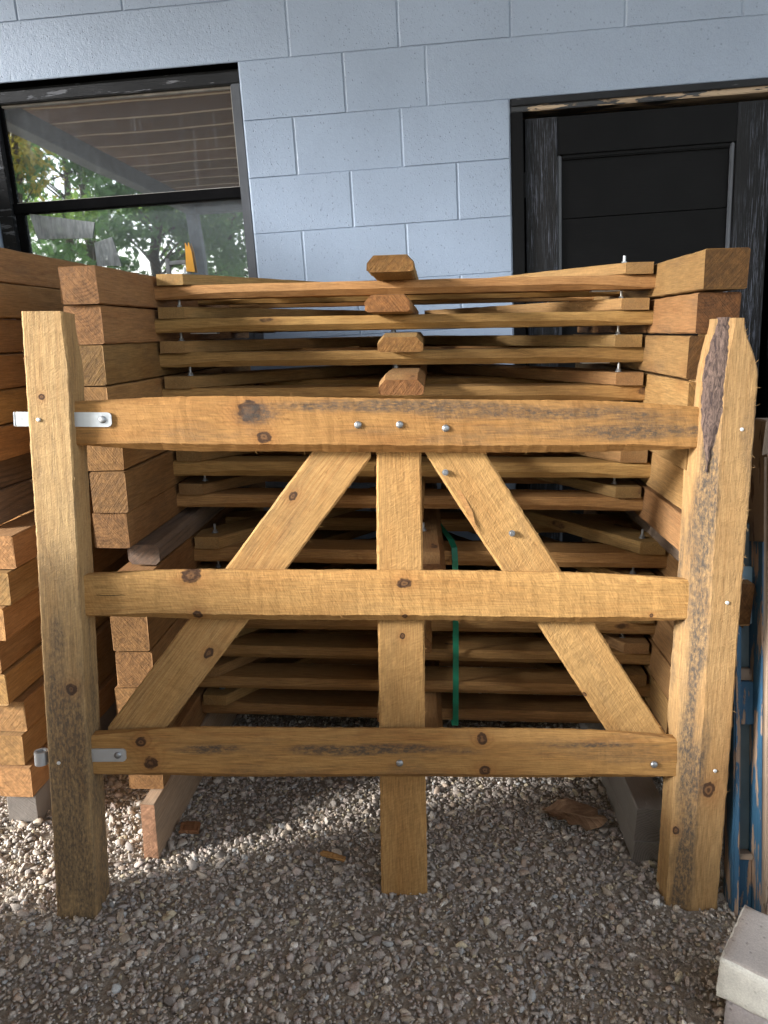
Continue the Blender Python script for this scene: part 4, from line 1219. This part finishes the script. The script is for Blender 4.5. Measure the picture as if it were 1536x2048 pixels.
for (z0, z1, y, mat) in ((0.132, 0.405, 0.028, M_bluedk), (0.525, 0.62, 0.034, M_bluedk), (0.621, 0.745, 0.020, M_bluelit), (0.746, 0.84, 0.036, M_bluedk)):
    s_ = MB(); s_.box(0.0145, 0.0464, y, y + 0.012, z0, z1, 0, 0.0015); s_.obj("panel", [mat], sh)
for (z0, z1, y, mat) in ((0.0, 0.118, 0.012, M_blue), (0.119, 0.131, 0.004, M_oldw), (0.406, 0.498, 0.010, M_blue), (0.499, 0.524, 0.018, M_oldw)):
    s_ = MB(); s_.box(0.0145, 0.0464, y, 0.05, z0, z1, 0, 0.002); s_.obj("cross_rail", [mat], sh)
# rest of the shutter beyond the frame
s_ = MB(); s_.box(0.1355, 0.50, 0.02, 0.035, 0.0, 0.95, 0, 0.002); s_.obj("panel", [M_bluedk], sh)
s_ = MB(); s_.box(0.5005, 0.585, -0.03, 0.055, 0.0, 0.985, 0, 0.006); s_.obj("stile", [M_oldw], sh)
timber("old_post", 0.845, 0.90, 1.66, 1.715, 0.0, 1.02, M_oldw, "old brown post standing behind the blue shutter by the black door", "post", None, 0, 21)

# ------------------------------------------------------------------ things outside the frame that shade or mirror
M_shadepile = M_sw[0]
pile = empty("shade_pile", Matrix.Translation((-1.07, 0.70, 0)))  # unseen blocker, added to cast shade on the gate's lower left
tag(pile, "narrow unseen pile of sawn timbers added to shade the lower left of the gate, standing on the gravel beyond the photo's left edge", "light blocker")
for k in range(11):
    for j in range(2):
        bm, rows = board_bm(1.04, 0.082, 0.084, 500 + k * 4 + j, None, step=0.2)
        bm_obj("timber", bm, [M_shadepile], pile, Matrix.Translation((-0.043 + 0.087 * j, -0.52, 0.043 + 0.085 * k)) @ Matrix.Rotation(R(90), 4, 'Z'))  # timbers of the added, unseen shade pile
shade_pile3 = empty("shade_pile", Matrix.Translation((-3.1, 2.75, 0)))  # added out of view to keep sun off the wall behind the stack
tag(shade_pile3, "tallest unseen pile of sawn timbers, added to shade the wall behind the stack", "light blocker")
for k in range(18):
    for j in range(5):
        bm, rows = board_bm(1.3, 0.118, 0.255, 700 + k * 5 + j, None, step=0.3)
        bm_obj("timber", bm, [M_shadepile], shade_pile3, Matrix.Translation((-0.65, -0.84 + 0.265 * j, 0.06 + 0.121 * k)))  # timbers of the added, unseen shade pile
def tree(X, Y, H, Rc, leafcol, seed, label, n=5200, leaf=0.09, lo=0.22):
    rng_ = np.random.default_rng(seed)
    root = empty("tree", Matrix.Translation((X, Y, 0)))
    tag(root, label, "tree", "trees beyond the yard")
    mb = MB()
    pts = [(0, 0, -0.1)]
    for k in range(1, 7):
        pts.append((rng_.normal() * 0.05 * k, rng_.normal() * 0.05 * k, H * 0.92 * k / 6))
    for k in range(6):
        mb.tube(pts[k], pts[k + 1], 0.17 * (1 - k / 7), 0.17 * (1 - (k + 1) / 7), 9, cap=False)
    clumps = []
    for k in range(34):
        f = rng_.uniform(lo, 1.0)
        a = rng_.uniform(0, 2 * math.pi); rr = Rc * (1.05 - 0.75 * f) * rng_.uniform(0.45, 1.0)
        c = np.array([math.cos(a) * rr, math.sin(a) * rr, H * f])
        clumps.append((c, rng_.uniform(0.35, 0.8)))
        b0 = (0, 0, H * max(0.1, f - 0.08))
        mb.tube(b0, tuple(c), 0.035, 0.008, 5, cap=False)
    mb.obj("trunk", [plain("tree_bark", (0.11, 0.085, 0.065), 0.9, 0.4, 9.0)], root)
    per = n // len(clumps)
    V, F = [], []
    for (c, s) in clumps:
        for _ in range(per):
            p = c + rng_.normal(size=3) * s * np.array([0.55, 0.55, 0.30])
            d = rng_.normal(size=3); d /= np.linalg.norm(d)
            e = np.cross(d, rng_.normal(size=3)); e /= np.linalg.norm(e)
            l = leaf * rng_.uniform(0.6, 1.5)
            b0 = len(V)
            V += [p - d * l, p + e * l * 0.45, p + d * l, p - e * l * 0.45]
            F.append((b0, b0 + 1, b0 + 2, b0 + 3))
    m2, t2, b2 = newmat("leaves_" + str(seed))
    g2 = G(t2)
    nn2 = g2.noise(g2.node("ShaderNodeTexCoord").outputs["Object"], 1.6, 4.0, 0.7).outputs["Fac"]
    g2.setin(b2.inputs["Base Color"], g2.mix(g2.step(nn2, 0.3, 0.7), tuple(k * 0.6 for k in leafcol), tuple(k * 1.4 for k in leafcol)))
    b2.inputs["Roughness"].default_value = 0.6
    b2.inputs["Subsurface Weight"].default_value = 0.0
    tr = g2.node("ShaderNodeBsdfTranslucent", {"Color": (*[min(1, k * 2.0) for k in leafcol], 1)})
    mxs = g2.node("ShaderNodeMixShader", {0: 0.35, 1: b2.outputs[0], 2: tr.outputs[0]})
    t2.links.new(mxs.outputs[0], t2.nodes["Material Output"].inputs[0])
    mesh_obj("crown", V, F, [m2], root)
    return root
GRN, GR2, YEL = (0.10, 0.19, 0.06), (0.17, 0.27, 0.06), (0.36, 0.30, 0.05)
def at_wall(u, n):      # a point given along and out from the wall
    q = BM @ Vector((u, n, 0)); return q.x, q.y
for (u, n, H, Rc, col_, sd, lab, nl) in ((-8.5, -13.0, 9.0, 2.4, GRN, 61, "tall green tree mirrored in the window's far left", 8000),
        (-7.9, -15.5, 11.5, 2.4, GR2, 62, "tall bright green tree mirrored left of centre in the window", 8000),
        (-5.5, -13.5, 8.6, 1.8, GRN, 63, "dark green tree mirrored in the middle of the window", 8000),
        (-4.7, -16.5, 9.5, 2.2, GR2, 64, "leafy green tree mirrored just left of the porch post", 8000),
        (-3.5, -15.5, 8.0, 2.0, GRN, 65, "leafy green tree mirrored right of the porch post", 7000),
        (-10.6, -20.0, 12.0, 3.0, GRN, 67, "far green tree mirrored between the two left trees", 7000),
        (-7.2, -21.0, 11.0, 3.0, GRN, 68, "far green tree mirrored behind the middle trees", 7000)):
    tree(*at_wall(u, n), H, Rc, col_, sd, lab, nl)
tree(*at_wall(-7.75, -12.0), 5.3, 0.6, YEL, 66, "small yellow leaved tree mirrored at the window's left edge", 1300, 0.07, 0.72)
# unseen pile added behind the viewer to keep low light off the yard
shade_pile2 = empty("shade_pile", Matrix.Translation((1.2, -2.3, 0)))
tag(shade_pile2, "long low unseen pile of sawn timbers, added to block light from the front", "light blocker")
for k in range(13):
    for j in range(3):
        bm, rows = board_bm(4.4, 0.095, 0.25, 900 + k * 3 + j, None, step=0.4)
        bm_obj("timber", bm, [M_shadepile], shade_pile2, Matrix.Translation((-2.2, -0.26 + 0.26 * j, 0.05 + 0.1 * k)))  # timbers of the added, unseen shade pile
